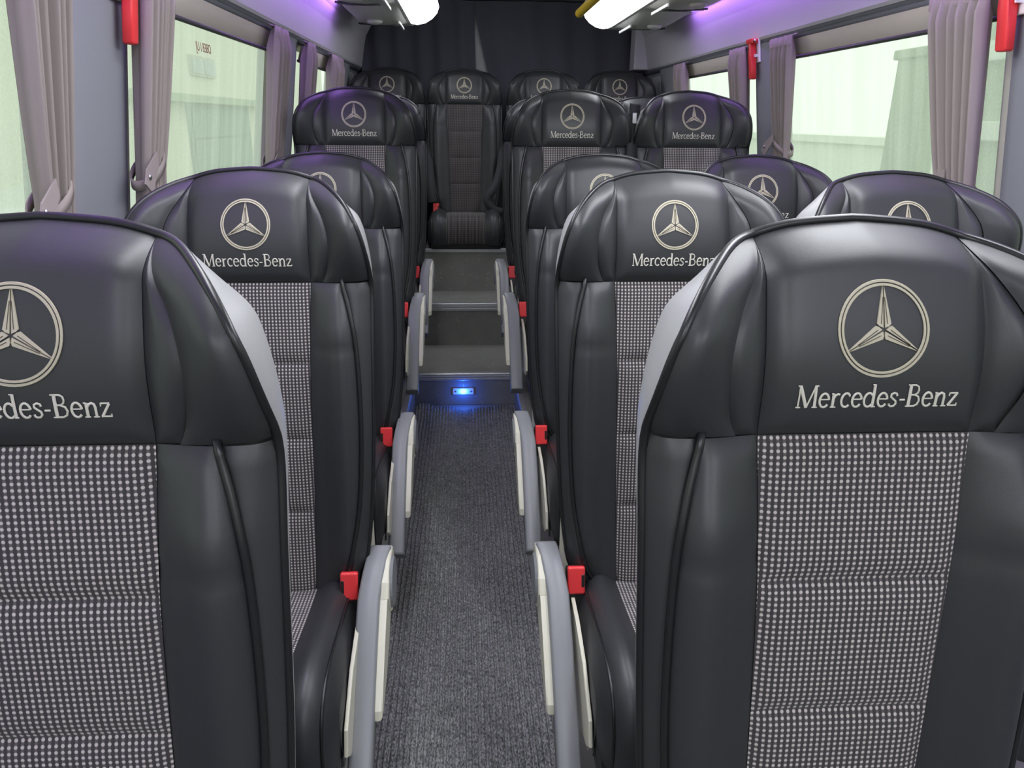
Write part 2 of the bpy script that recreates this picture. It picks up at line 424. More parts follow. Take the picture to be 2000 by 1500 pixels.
    for side, i in ((-1, 20), (1, 21)):
        z0, z1 = 0.9, 1.505
        bm = bmesh.new()
        add_box(bm, -0.006, 0.006, 4.56, 4.74, z0, z1, 0.02 if False else 0.004)
        for v in bm.verts: v.co.x += wallx(side, v.co.z)-side*0.004
        tag(obj('trim_%d' % i, bm, 'doorgrey', smooth=False), kind='structure')
build_shell()

def build_window(idx, side, y0, y1):
    root = empty('window_%d' % idx, (wallx(side, ZS), (y0+y1)/2, ZS)); tag(root, kind='structure')
    inv = Vector(root.location)
    yc, zc, hy, hz, rr = (y0+y1)/2, (ZS+ZT)/2, (y1-y0)/2, (ZT-ZS)/2, 0.05
    def loop(ins, depth):
        pts = []
        for cy, cz, a0 in ((1, 1, 0), (-1, 1, 90), (-1, -1, 180), (1, -1, 270)):
            for k in range(6):
                a = R(a0+18*k); r_ = max(rr-ins*0.3, 0.01)
                yy = yc+cy*(hy-ins-r_)+r_*math.cos(a); zz = zc+cz*(hz-ins-r_)+r_*math.sin(a)
                pts.append(Vector((wallx(side, zz)-side*depth, yy, zz))-inv)
        return pts
    loops = [loop(-0.012, 0.004), loop(0.0, 0.010), loop(0.012, 0.006), loop(0.020, -0.020)]
    n = len(loops[0]); verts = [p for l in loops for p in l]; faces = []
    for i in range(3):
        for k in range(n): faces.append((i*n+k, i*n+(k+1) % n, (i+1)*n+(k+1) % n, (i+1)*n+k))
    obj('window_frame', pydata('window_frame', verts, faces, 'seal'), parent=root)
    g = loop(0.016, -0.020)
    obj('pane', pydata('pane', g, [tuple(range(n))], 'glass', smooth=False), parent=root)
    return root
k = 0
for side in (-1, 1):
    for (a, b) in WINS[side]:
        k += 1; build_window(k, side, a, b)
# windscreen
ws = obj('window_9', pydata('windscreen', [(-0.67, YF-0.02, 0.71), (1.14, YF-0.02, 0.71), (1.14, YF-0.02, 1.63), (-0.67, YF-0.02, 1.63)], [(0, 1, 2, 3)], 'glass', smooth=False)); tag(ws, kind='structure')

# ------------------------------------------------------------------ carpet runner
def build_carpet():
    ribs, per = 33, 6; x0, x1 = -0.24, 0.205; ny = 70
    ys = [-1.2 + (3.15+1.2)*j/ny for j in range(ny+1)]
    rows = []
    for j, y in enumerate(ys):
        row = []
        for i in range(ribs*per+1):
            t = i/(ribs*per); x = x0+(x1-x0)*t
            z = 0.004+0.0085*(0.5-0.5*math.cos(2*math.pi*t*ribs))**0.45
            e = max(0.0, (y-3.02)/0.13)
            z += e*e*(0.012+0.012*math.sin(9*t+0.7)+0.006*math.sin(23*t))
            yy = y + e*(0.018*math.sin(7.5*t-0.6)+0.008*math.sin(19*t)) if e > 0 else y
            row.append((x+0.0012*math.sin(y*13+i*0.3), yy, z))
        rows.append(row)
    rows.append([(p[0], p[1]+0.003, 0.0) for p in rows[-1]])
    o = obj('carpet_runner', grid_mesh('carpet_runner', rows, 'carpet'))
    tag(o, 'dark grey ribbed carpet runner lying along the aisle floor', 'carpet')
build_carpet()

# ------------------------------------------------------------------ blue step light
def build_led():
    t = empty('step_light', (-0.0235, 3.2285, 0.070)); tag(t, 'small silver step light glowing blue on the first riser', 'step light')
    bm = bmesh.new(); add_box(bm, -0.049, 0.049, -0.006, 0.0, -0.016, 0.016, 0.004, 3); obj('plate', bm, 'white', t, smooth=False)
    bm = bmesh.new(); bmesh.ops.create_uvsphere(bm, u_segments=16, v_segments=8, radius=1.0)
    for v in bm.verts: v.co = Vector((v.co.x*0.016, -0.006+v.co.y*0.007, v.co.z*0.0125))
    obj('lens', bm, 'blueled', t)
    for sx in (-1, 1):
        bm = bmesh.new(); bmesh.ops.create_cone(bm, cap_ends=True, segments=10, radius1=0.004, radius2=0.0035, depth=0.003, matrix=Matrix.Translation((sx*0.035, -0.0072, 0)) @ Matrix.Rotation(R(90), 4, 'X'))
        obj('screw', bm, 'cap', t)
    ld = bpy.data.lights.new('step_light_glow', 'POINT'); ld.energy = LED_POWER; ld.color = (0.02, 0.12, 1.0); ld.shadow_soft_size = 0.012
    lo = bpy.data.objects.new('step_light_glow', ld); lo.location = (0, -0.03, 0); link(lo, t)
build_led()

# ------------------------------------------------------------------ the seat
HALF = smooth_tab([(0.0, 0.385), (0.09, 0.387), (0.135, 0.396), (0.160, 0.420), (0.178, 0.462), (0.190, 0.56), (0.197, 0.67), (0.201, 0.78), (0.203, 0.88),
                   (0.204, 0.97), (0.200, 1.03), (0.188, 1.080), (0.166, 1.116), (0.135, 1.139), (0.100, 1.152), (0.060, 1.162), (0.0, 1.167)], 160)
OUT = np.array(HALF + [(-x, z) for x, z in HALF[::-1]])
LEAN = smooth_tab([(0.36, -0.112), (0.42, -0.100), (0.56, -0.076), (0.70, -0.060), (0.84, -0.043), (0.98, -0.017), (1.08, 0.0), (1.18, 0.030)], 90)
def out_half(z):                # half width of the backrest outline below the head
    zs = [p[1] for p in HALF if p[1] < 1.06 and p[0] > 0.05]; xs = [p[0] for p in HALF if p[1] < 1.06 and p[0] > 0.05]
    return float(np.interp(z, zs, xs))
def out_top(x):
    h = [p for p in HALF if p[1] > 1.02][::-1]
    return float(np.interp(abs(x), [p[0] for p in h], [p[1] for p in h]))
XI = [(0.385, 0.078), (0.42, 0.082), (0.56, 0.087), (0.70, 0.090), (0.84, 0.094), (0.98, 0.101), (1.08, 0.101), (1.20, 0.097)]
XW = smooth_tab([(0.385, 0.112), (0.42, 0.132), (0.46, 0.150), (0.56, 0.170), (0.67, 0.179), (0.78, 0.181), (0.87, 0.178), (0.93, 0.170), (0.98, 0.157)], 60)

def seg_dist(P, A, B):
    d = B-A; L2 = max(float(d@d), 1e-12)
    t = np.clip(((P-A)@d)/L2, 0, 1)
    return np.linalg.norm(P-(A+t[:, None]*d), axis=1)
def poly_dist(P, poly, closed=False):
    D = np.full(len(P), 1e9)
    m = len(poly)
    for i in range(m if closed else m-1): D = np.minimum(D, seg_dist(P, poly[i], poly[(i+1) % m]))
    return D

def base_y(P):
    """depth of the padded face (negative = towards the sitter) for points (x, z)"""
    x = np.abs(P[:, 0]); z = P[:, 1]
    y = np.interp(z, [a[0] for a in LEAN], [a[1] for a in LEAN])
    head = 1/(1+np.exp(-(z-0.99)/0.012))
    y = y - (1-head)*0.028*np.exp(-((x-0.150)/0.034)**2)*np.clip((z-0.36)/0.12, 0, 1)*np.clip((1.005-z)/0.10, 0.15, 1)
    wr = np.clip((x-0.098)/0.090, 0, 1); wr = wr*wr*(3-2*wr)
    y = y - head*((0.014+0.036*np.clip((z-0.985)/0.10, 0, 1))*wr + 0.010*np.exp(-((z-1.05)/0.07)**2))
    e = poly_dist(P, OUT[::2])
    tp = np.clip((z-1.06)/0.09, 0, 1)*np.clip((0.195-x)/0.10, 0, 1); tp = tp*tp*(3-2*tp)
    y = y + (0.014+0.026*tp)*np.clip(1-e/(0.024+0.014*tp), 0, 1)**2.2
    return y

def patch_mesh(name, fn, nu, nv, material, puff, sig, groove=0.003, lines=(), skip=()):
    """fn(s, t) -> (x, z); the panel swells between its seams"""
    P = np.array([fn(s/nu, t/nv) for t in range(nv+1) for s in range(nu+1)])
    bord = []
    if 'b' not in skip: bord.append(np.array([fn(s/nu, 0) for s in range(nu+1)]))
    if 't' not in skip: bord.append(np.array([fn(s/nu, 1) for s in range(nu+1)]))
    if 'l' not in skip: bord.append(np.array([fn(0, t/nv) for t in range(nv+1)]))
    if 'r' not in skip: bord.append(np.array([fn(1, t/nv) for t in range(nv+1)]))
    D = np.full(len(P), 1e9)
    for b in bord: D = np.minimum(D, poly_dist(P, b))
    y = base_y(P) + groove - (puff+groove)*(1-np.exp(-(D/sig)**1.3))
    for ln, dep, ls in lines:
        y = y + dep*np.exp(-(poly_dist(P, np.array(ln))/ls)**2)
    verts = [(P[i, 0], y[i], P[i, 1]) for i in range(len(P))]
    faces = []
    for t in range(nv):
        for s in range(nu):
            a = t*(nu+1)+s; faces.append((a, a+1, a+nu+2, a+nu+1))
    me = pydata(name, verts, faces, material)
    # make the normals face the sitter (-y)
    bm = bmesh.new(); bm.from_mesh(me)
    if sum(f.normal.y*f.calc_area() for f in bm.faces) > 0: bmesh.ops.reverse_faces(bm, faces=bm.faces[:])
    bm.to_mesh(me); bm.free()
    me.polygons.foreach_set('use_smooth', [True]*len(me.polygons))
    return me

HEAD_FN = lambda s, t: ((2*s-1)*interp(XI, 0.98+(out_top((2*s-1)*0.1)-0.98)*t), 0.98+(out_top((2*s-1)*0.1)-0.98)*t)
def head_y(x, z):               # embroidered face of the head cushion
    P = np.array([(x, z)])
    d = min(interp(XI, z)-abs(x), z-0.98, out_top(x)-z)
    return float(base_y(P)[0]) + 0.003 - 0.0115*(1-math.exp(-(max(d, 0)/0.009)**1.3))

OUTR = [p for p in HALF if p[1] >= 0.979 and p[0] >= 0.0985]
def outer_pt(t):
    n = len(OUTR)-1; q = t*n; i = min(int(q), n-1); f = q-i
    return (OUTR[i][0]*(1-f)+OUTR[i+1][0]*f, OUTR[i][1]*(1-f)+OUTR[i+1][1]*f)
def wing_fn(sg, f0, f1):
    def fr(v, t): return v if v in (0, 1) else 0.40*math.sin(math.pi*min(1, 0.10+0.88*t))**0.6 + 0.02
    def fn(s, t):
        zi = 0.98+(1.1515-0.98)*t; xi_ = interp(XI, zi); o = outer_pt(t)
        a, b = fr(f0, t), fr(f1, t); k_ = a+(b-a)*s
        return (sg*(xi_+(o[0]-xi_)*k_), zi+(o[1]-zi)*k_)
    return fn

# serif letters as ribbons: lists of strokes [(points, width)]
def arc(cx, cz, rx, rz, a0, a1, n=14):
    return [(cx+rx*math.cos(R(a0+(a1-a0)*i/n)), cz+rz*math.sin(R(a0+(a1-a0)*i/n))) for i in range(n+1)]
TH, TN, SF = 0.125, 0.065, 0.055
GLYPH = {
 'M': (1.06, [([(0.12, 0), (0.15, 1)], TN), ([(0.15, 1), (0.52, 0.02)], 0.14), ([(0.52, 0.02), (0.88, 1)], TN), ([(0.89, 1), (0.92, 0)], TH), ([(0.02, 0.025), (0.24, 0.025)], SF), ([(0.78, 0.025), (1.04, 0.025)], SF), ([(0.03, 0.975), (0.18, 0.975)], SF), ([(0.86, 0.975), (1.01, 0.975)], SF)]),
 'e': (0.58, [(arc(0.29, 0.33, 0.22, 0.31, 8, 325), 0.10), ([(0.09, 0.37), (0.50, 0.37)], SF)]),
 'r': (0.46, [([(0.14, 0), (0.14, 0.64)], TH), ([(0.02, 0.025), (0.29, 0.025)], SF), ([(0.03, 0.62), (0.14, 0.62)], SF), ([(0.15, 0.42), (0.23, 0.56), (0.33, 0.61), (0.42, 0.59)], 0.09)]),
 'c': (0.52, [(arc(0.29, 0.33, 0.22, 0.31, 48, 318), 0.10), ([(0.43, 0.60), (0.44, 0.50)], 0.07)]),
 'd': (0.66, [(arc(0.28, 0.33, 0.22, 0.31, 40, 320), 0.10), ([(0.50, 0), (0.50, 1.03)], TH), ([(0.38, 1.005), (0.50, 1.005)], SF), ([(0.50, 0.025), (0.63, 0.025)], SF)]),
 's': (0.47, [([(0.39, 0.50), (0.36, 0.60), (0.23, 0.635), (0.11, 0.58), (0.10, 0.46), (0.22, 0.36), (0.35, 0.27), (0.38, 0.15), (0.29, 0.04), (0.16, 0.025), (0.07, 0.07), (0.05, 0.17)], 0.09)]),
 '-': (0.36, [([(0.05, 0.32), (0.31, 0.32)], 0.085)]),
 'B': (0.76, [([(0.17, 0), (0.17, 1)], 0.14), ([(0.02, 0.025), (0.2, 0.025)], SF), ([(0.02, 0.975), (0.2, 0.975)], SF), ([(0.17, 0.97), (0.40, 0.97), (0.53, 0.90), (0.57, 0.76), (0.53, 0.62), (0.40, 0.54), (0.17, 0.54)], 0.075), ([(0.38, 0.54), (0.58, 0.46), (0.65, 0.29), (0.59, 0.11), (0.44, 0.03), (0.17, 0.03)], 0.085)]),
 'n': (0.68, [([(0.14, 0), (0.14, 0.64)], TH), ([(0.02, 0.025), (0.27, 0.025)], SF), ([(0.03, 0.62), (0.14, 0.62)], SF), ([(0.15, 0.42), (0.24, 0.56), (0.36, 0.62), (0.47, 0.57), (0.51, 0.44), (0.51, 0)], 0.105), ([(0.39, 0.025), (0.65, 0.025)], SF)]),
 'z': (0.54, [([(0.07, 0.60), (0.47, 0.60)], 0.07), ([(0.45, 0.60), (0.08, 0.045)], 0.11), ([(0.05, 0.04), (0.49, 0.04)], 0.07), ([(0.08, 0.62), (0.07, 0.48)], 0.05), ([(0.48, 0.16), (0.48, 0.02)], 0.05)]),
}
def ribbon(pts, wd, verts, faces, yfn, lift, thick=0.0007):
    """a raised satin-stitch band along pts on the cushion face"""
    # subdivide so that the band follows the cushion
    pp = [pts[0]]
    for a, b in zip(pts, pts[1:]):
        n = max(1, int(math.hypot(b[0]-a[0], b[1]-a[1])/0.005))
        for i in range(1, n+1): pp.append((a[0]+(b[0]-a[0])*i/n, a[1]+(b[1]-a[1])*i/n))
    base = len(verts); m = len(pp)
    for i, p in enumerate(pp):
        a = pp[max(i-1, 0)]; b = pp[min(i+1, m-1)]
        tx, tz = b[0]-a[0], b[1]-a[1]; l = math.hypot(tx, tz) or 1; nx, nz = -tz/l, tx/l
        w_ = wd[i] if isinstance(wd, list) else wd
        for q, dy in ((-1, 0.0), (-0.75, -thick), (0.75, -thick), (1, 0.0)):
            x, z = p[0]+nx*w_/2*q, p[1]+nz*w_/2*q
            verts.append((x, yfn(x, z)-lift+dy, z))
    for i in range(m-1):
        for k_ in range(3):
            a = base+i*4+k_; faces.append((a, a+1, a+5, a+4))
def text_mesh():
    s = 'Mercedes-Benz'; tot = sum(GLYPH[c][0] for c in s); ux = 0.150/tot; uz = 0.0212
    v, f = [], []; x = -0.075
    for c in s:
        wd, strokes = GLYPH[c]
        for pts, w_ in strokes:
            ribbon([(x+p[0]*ux, 1.0105+p[1]*uz) for p in pts], w_*0.0212, v, f, head_y, 0.0006)
        x += wd*ux
    return pydata('lettering', v, f, 'lettering')
def emblem_mesh():
    v, f = [], []; cz = 1.080
    for r_, wd in ((0.0405, 0.0024), (0.0373, 0.0024)):
        ribbon([(r_*math.sin(2*math.pi*i/56), cz+r_*math.cos(2*math.pi*i/56)) for i in range(57)], wd, v, f, head_y, 0.0008)
    for kx in range(3):
        a = R(120*kx)
        def T(u, l): return (u*math.cos(a)+l*math.sin(a), cz-u*math.sin(a)+l*math.cos(a))
        for sg in (-1, 1):          # two facets of a point, with a fine dark line between them
            edge = [T(sg*0.0006, 0.0362), T(sg*0.0064, 0.0050), T(sg*0.0045, 0.0031), T(sg*0.0008, 0.0016), T(sg*0.0006, 0.018)]
            i0 = len(v)
            for (x, z) in edge: v.append((x, head_y(x, z)-0.0016, z))
            for (x, z) in edge: v.append((x, head_y(x, z)-0.0002, z))
            n = len(edge); f.append(tuple(range(i0, i0+n)))
            for i in range(n): f.append((i0+i, i0+(i+1) % n, i0+n+(i+1) % n, i0+n+i))
    return pydata('emblem', v, f, 'thread', smooth=False)
def emblem_line_mesh():
    v, f = [], []; cz = 1.080
    for kx in range(3):
        a = R(120*kx)
        def T(u, l): return (u*math.cos(a)+l*math.sin(a), cz-u*math.sin(a)+l*math.cos(a))
        for sg in (-1, 1): ribbon([T(sg*0.0028, 0.005), T(sg*0.0008, 0.027)], 0.0007, v, f, head_y, 0.0017, 0.0002)
    return pydata('emblem_line', v, f, 'thread_dark')

def build_seat_meshes():
    S = {}
    S['headrest'] = patch_mesh('headrest', HEAD_FN, 30, 30, 'leather', 0.0085, 0.009)
    S['emblem'] = emblem_mesh(); S['emblem_line'] = emblem_line_mesh(); S['lettering'] = text_mesh()
    for sg in (-1, 1):
        S['wing_in', sg] = patch_mesh('headrest_wing', wing_fn(sg, 0, 'm'), 14, 30, 'leather', 0.0045, 0.007, groove=0.004)
        S['wing_out', sg] = patch_mesh('headrest_side', wing_fn(sg, 'm', 1), 16, 30, 'leather', 0.0035, 0.006, skip='r', groove=0.0015)
        S['bolster', sg] = patch_mesh('backrest_bolster', lambda s, t, sg=sg: (sg*(interp(XI, 0.385+0.595*t)+(interp(XW, 0.385+0.595*t)-interp(XI, 0.385+0.595*t))*s), 0.385+0.595*t), 14, 60, 'leather', 0.0055, 0.008,
                                      lines=[([(sg*0.085, 0.865), (sg*0.19, 0.872)], 0.002, 0.006)])
        S['gusset', sg] = patch_mesh('backrest_gusset', lambda s, t, sg=sg: (sg*(interp(XW, 0.40+0.58*t)+(out_half(0.40+0.58*t)-interp(XW, 0.40+0.58*t))*s), 0.40+0.58*t), 8, 60, 'leather', 0.003, 0.006, skip='r')
        pth = []
        for i in range(41):
            z = 0.40+0.588*i/40; x = interp(XW, z); pth.append((sg*x, float(base_y(np.array([(x, z)]))[0])-0.001, z))
        bm = bmesh.new(); tube(bm, pth, 0.0042, 8); me = bpy.data.meshes.new('welt'); bm.to_mesh(me); bm.free(); me.materials.append(M['piping']); me.polygons.foreach_set('use_smooth', [True]*len(me.polygons)); S['welt', sg] = me
    zs = [0.385, 0.42, 0.56, 0.70, 0.84, 0.98]
    for i in range(1, 5):
        za, zb = (zs[i] if i > 1 else 0.385), zs[i+1]
        S['fabric', i] = patch_mesh('backrest_panel', lambda s, t, za=za, zb=zb: ((2*s-1)*interp(XI, za+(zb-za)*t), za+(zb-za)*t), 18, 16, 'fabric_back', 0.0045, 0.010, groove=0.002)
    # outer piping and grey shell
    ye = base_y(OUT)
    n = len(OUT)
    idx = list(range(0, n, 2))
    bm = bmesh.new(); tube(bm, [(OUT[i, 0]*1.004, ye[i]-0.001, OUT[i, 1]) for i in idx if not (OUT[i, 0] == 0 and i != 0)], 0.0045, 8, closed=True)
    me = bpy.data.meshes.new('edge_piping'); bm.to_mesh(me); bm.free(); me.materials.append(M['piping']); me.polygons.foreach_set('use_smooth', [True]*len(me.polygons)); S['piping'] = me
    loops = []
    ctr = np.array([0.0, 0.80])
    keep = [i for i in idx if i == 0 or abs(OUT[i, 0]) > 1e-6 or i == n//2]
    for sc_, g_ in ((0.996, 0.02), (1.007, 0.15), (1.010, 0.40), (1.002, 0.75), (0.975, 0.94), (0.90, 1.0), (0.6, 1.03), (0.25, 1.03)):
        row = []
        for i in keep:
            zz = OUT[i, 1]; q = min(1, max(0, (zz-0.80)/0.22)); q = q*q*(3-2*q)
            yb = float(np.interp(zz, [a_[0] for a_ in LEAN], [a_[1] for a_ in LEAN]))+0.040+0.014*q
            tp = min(1, max(0, (zz-1.08)/0.08)); tp = tp*tp*(3-2*tp); dy = (yb-ye[i])*g_
            row.append((OUT[i, 0]*sc_, ye[i]+dy, ctr[1]+(zz-ctr[1])*(1-(1-sc_)*0.55)-dy*0.45*tp))
        loops.append(row)
    m = len(keep); verts = [p for l in loops for p in l]; faces = []
    for a in range(len(loops)-1):
        for k_ in range(m): faces.append((a*m+k_, a*m+(k_+1) % m, (a+1)*m+(k_+1) % m, (a+1)*m+k_))
    faces.append(tuple(range((len(loops)-1)*m, len(loops)*m)))
    S['shell'] = pydata('back_shell', verts, faces, 'shell')
    bm = bmesh.new(); bm.from_mesh(S['shell']); bmesh.ops.recalc_face_normals(bm, faces=bm.faces[:]); bm.to_mesh(S['shell']); bm.free()
    S['shell'].polygons.foreach_set('use_smooth', [True]*len(S['shell'].polygons))

    # cushion: profile along t, from the backrest to the rolled front
    prof = smooth_tab([(-0.03, 0.395), (-0.09, 0.402), (-0.17, 0.407), (-0.25, 0.415), (-0.32, 0.421), (-0.37, 0.417), (-0.405, 0.398), (-0.424, 0.360), (-0.428, 0.315), (-0.420, 0.275)], 60)
    def cpt(x, t, extra=0.0):
        q = t*60; i = min(int(q), 59); f = q-i
        y = prof[i][0]*(1-f)+prof[i+1][0]*f; z = prof[i][1]*(1-f)+prof[i+1][1]*f
        ty, tz = prof[i+1][0]-prof[i][0], prof[i+1][1]-prof[i][1]; l = math.hypot(ty, tz)
        ny, nz = tz/l*-1, ty/l                        # outward normal
        if nz < 0 and ny > 0: ny, nz = -ny, -nz
        if i < 35 and nz < 0: ny, nz = -ny, -nz
        if i >= 35 and ny > 0: ny, nz = -ny, -nz
        ax = abs(x)
        h = 0.020*math.exp(-((ax-0.120)/0.030)**2) + extra
        e = 0.166-ax
        if e < 0.028: h -= 0.045*(1-max(e, 0)/0.028)**2
        return (x, y+ny*h, z+nz*h)
    def cush(name, xa, xb, nu, ta, tb, nv, material, puff, sig):
        rows = []
        for j in range(nv+1):
            t = ta+(tb-ta)*j/nv; row = []
            for i in range(nu+1):
                x = xa+(xb-xa)*i/nu
                d = min(abs(x-xa), abs(xb-x), (t-ta)*0.55+0.001, (tb-t)*0.55+0.001)
                row.append(cpt(x, t, puff*(1-math.exp(-(d/sig)**1.3))))
            rows.append(row)
        me = grid_mesh(name, rows, material)
        bm = bmesh.new(); bm.from_mesh(me)
        if sum(f.normal.z*f.calc_area() for f in bm.faces) < 0: bmesh.ops.reverse_faces(bm, faces=bm.faces[:])
        uvl = bm.loops.layers.uv.new('UVMap'); cum = [0.0]
        for j in range(nv):
            a, b = rows[j][nu//2], rows[j+1][nu//2]; cum.append(cum[-1]+math.hypot(a[1]-b[1], a[2]-b[2]))
        bm.verts.ensure_lookup_table()
        for f in bm.faces:
            for lp in f.loops:
                i_ = lp.vert.index; lp[uvl].uv = (rows[i_//(nu+1)][i_ % (nu+1)][0], cum[i_//(nu+1)])
        bm.to_mesh(me); bm.free(); me.polygons.foreach_set('use_smooth', [True]*len(me.polygons))
        return me
    for i, (ta, tb) in enumerate(((0, 0.36), (0.36, 0.62), (0.62, 1.0))):
        S['cushion', i] = cush('cushion_panel', -0.084, 0.084, 16, ta, tb, 18, 'fabric_seat', 0.005, 0.012)
    for sg in (-1, 1):
        S['cbolster', sg] = cush('cushion_bolster', sg*0.084, sg*0.147, 12, 0, 1, 44, 'leather', 0.006, 0.014)
        S['cside', sg] = cush('cushion_side', sg*0.147, sg*0.166, 8, 0, 1, 44, 'leather', 0.002, 0.006)
        rows = []
        for j in range(31):
            t = j/30; p = cpt(sg*0.166, t)
            rows.append([p, (sg*0.168, p[1], max(p[2]-0.03, 0.262)), (sg*0.162, p[1]+0.004, 0.258 if p[2] > 0.26 else p[2]-0.01)])
        S['cskirt', sg] = grid_mesh('cushion_skirt', rows, 'leather', flip=(sg > 0))
        bm = bmesh.new(); tube(bm, [cpt(sg*0.147, j/40, 0.0005) for j in range(41)], 0.0034, 8)
        me = bpy.data.meshes.new('cushion_piping'); bm.to_mesh(me); bm.free(); me.materials.append(M['piping']); me.polygons.foreach_set('use_smooth', [True]*len(me.polygons)); S['cpipe', sg] = me
    # pan, cream side covers, pedestal legs
    bm = bmesh.new(); add_box(bm, -0.155, 0.155, -0.405, 0.0, 0.245, 0.285, 0.01); S['pan'] = tomesh(bm, 'seat_pan', 'black')
    for sg in (-1, 1):
        bm = bmesh.new()
        pts = [(0.02, 0.485), (-0.035, 0.462), (-0.075, 0.41), (-0.12, 0.400), (-0.20, 0.395), (-0.29, 0.375), (-0.37, 0.325), (-0.385, 0.285), (-0.36, 0.262), (-0.25, 0.240), (-0.10, 0.235), (0.02, 0.27), (0.05, 0.36), (0.05, 0.47)]
        prism(bm, pts, 'x', sg*0.169, sg*0.176, 0.0025); S['cover', sg] = tomesh(bm, 'side_cover', 'cream')
        bm = bmesh.new()
        prism(bm, [(-0.06, 0.25), (-0.30, 0.25), (-0.27, 0.06), (-0.32, 0.0), (-0.02, 0.0), (-0.08, 0.06)], 'x', sg*0.10-0.014, sg*0.10+0.014, 0.004); S['leg', sg] = tomesh(bm, 'leg', 'cap')
    # armrest (built for the +x side; mirrored where needed)
    top = smooth_tab([(-0.068, 0.480), (-0.11, 0.466), (-0.16, 0.434), (-0.22, 0.386), (-0.28, 0.332), (-0.335, 0.279), (-0.39, 0.225)], 40)
    for sg in (-1, 1):
        xo = 0.197 if sg > 0 else -0.212
        rows = []
        for j, (y, z) in enumerate(top):
            a = top[max(j-1, 0)]; b = top[min(j+1, 40)]; ty, tz = b[0]-a[0], b[1]-a[1]; l = math.hypot(ty, tz); ny, nz = tz/l, -ty/l
            if nz < 0: ny, nz = -ny, -nz
            th = 0.026+0.010*min(1, j/20); hw = 0.0205
            ring = []
            for (u, v) in ((-1, -1), (-1, -0.25), (-0.93, -0.08), (-0.75, 0.0), (0, 0.02), (0.75, 0.0), (0.93, -0.08), (1, -0.25), (1, -1)):
                ring.append((xo+sg*0.006-sg*0.014*min(1, j/14)+u*hw, y+ny*(v*th), z+nz*(v*th)))
            rows.append(ring+[ring[0]])
        bm = bmesh.new(); rv = [[bm.verts.new(p) for p in r[:-1]] for r in rows]; nn = len(rv[0])
        for j in range(40):
            for k_ in range(nn): bm.faces.new((rv[j][k_], rv[j][(k_+1) % nn], rv[j+1][(k_+1) % nn], rv[j+1][k_]))
        bm.faces.new(rv[0]); bm.faces.new(rv[-1]); bmesh.ops.recalc_face_normals(bm, faces=bm.faces[:])
        me = tomesh(bm, 'armrest_pad', 'pad'); me.polygons.foreach_set('use_smooth', [len(p.vertices) == 4 for p in me.polygons]); S['pad', sg] = me
        # cream housing below and beside the pad: rounded pivot and a tapering lower half
        bm = bmesh.new(); o_, i_ = (xo+sg*0.028, xo-sg*0.012)
        pv = [(-0.066, 0.474), (-0.10, 0.468), (-0.14, 0.444), (-0.158, 0.42), (-0.15, 0.40), (-0.13, 0.37), (-0.10, 0.352), (-0.06, 0.352), (-0.035, 0.375), (-0.03, 0.43), (-0.045, 0.465)]
        prism(bm, pv, 'x', i_, o_, 0.006, 3); S['pivot', sg] = tomesh(bm, 'armrest_pivot', 'cream')
        bm = bmesh.new()
        lw = [(-0.10, 0.452), (-0.16, 0.418), (-0.22, 0.370), (-0.27, 0.325), (-0.30, 0.296), (-0.305, 0.280), (-0.28, 0.276), (-0.22, 0.300), (-0.15, 0.335), (-0.10, 0.366)]
        prism(bm, lw, 'x', i_, o_-sg*0.003, 0.006, 3); S['lower', sg] = tomesh(bm, 'armrest_body', 'cream')
        bm = bmesh.new(); bmesh.ops.create_cone(bm, cap_ends=True, segments=24, radius1=0.050, radius2=0.046, depth=0.005, matrix=Matrix.Translation((o_+sg*0.002, -0.092, 0.415)) @ Matrix.Rotation(R(90*sg), 4, 'Y')); S['pcap', sg] = tomesh(bm, 'pivot_cap', 'pad')
        # belt buckle standing in the gap behind the cushion
        bx = 0.150 if sg > 0 else -0.166
        mt = Matrix.Translation((bx, -0.118, 0.428)) @ Matrix.Rotation(R(-12), 4, 'X')
        bm = bmesh.new(); add_box(bm, -0.0185, 0.0185, -0.013, 0.013, -0.060, 0.024, 0.005, 2, mt); S['buckle', sg] = tomesh(bm, 'buckle', 'black')
        bm = bmesh.new(); add_box(bm, -0.0165, 0.0165, -0.0165, -0.004, -0.026, 0.028, 0.004, 3, mt); S['button', sg] = tomesh(bm, 'buckle_button', 'red')
        bm = bmesh.new(); add_box(bm, -sg*0.012-0.0035, -sg*0.012+0.0035, -0.0172, -0.010, -0.012, 0.014, 0.0015, 1, mt); S['slot', sg] = tomesh(bm, 'buckle_slot', 'black')
    return S

def tomesh(bm, name, material):
    me = bpy.data.meshes.new(name); bm.to_mesh(me); bm.free(); me.materials.append(M[material])
    return me

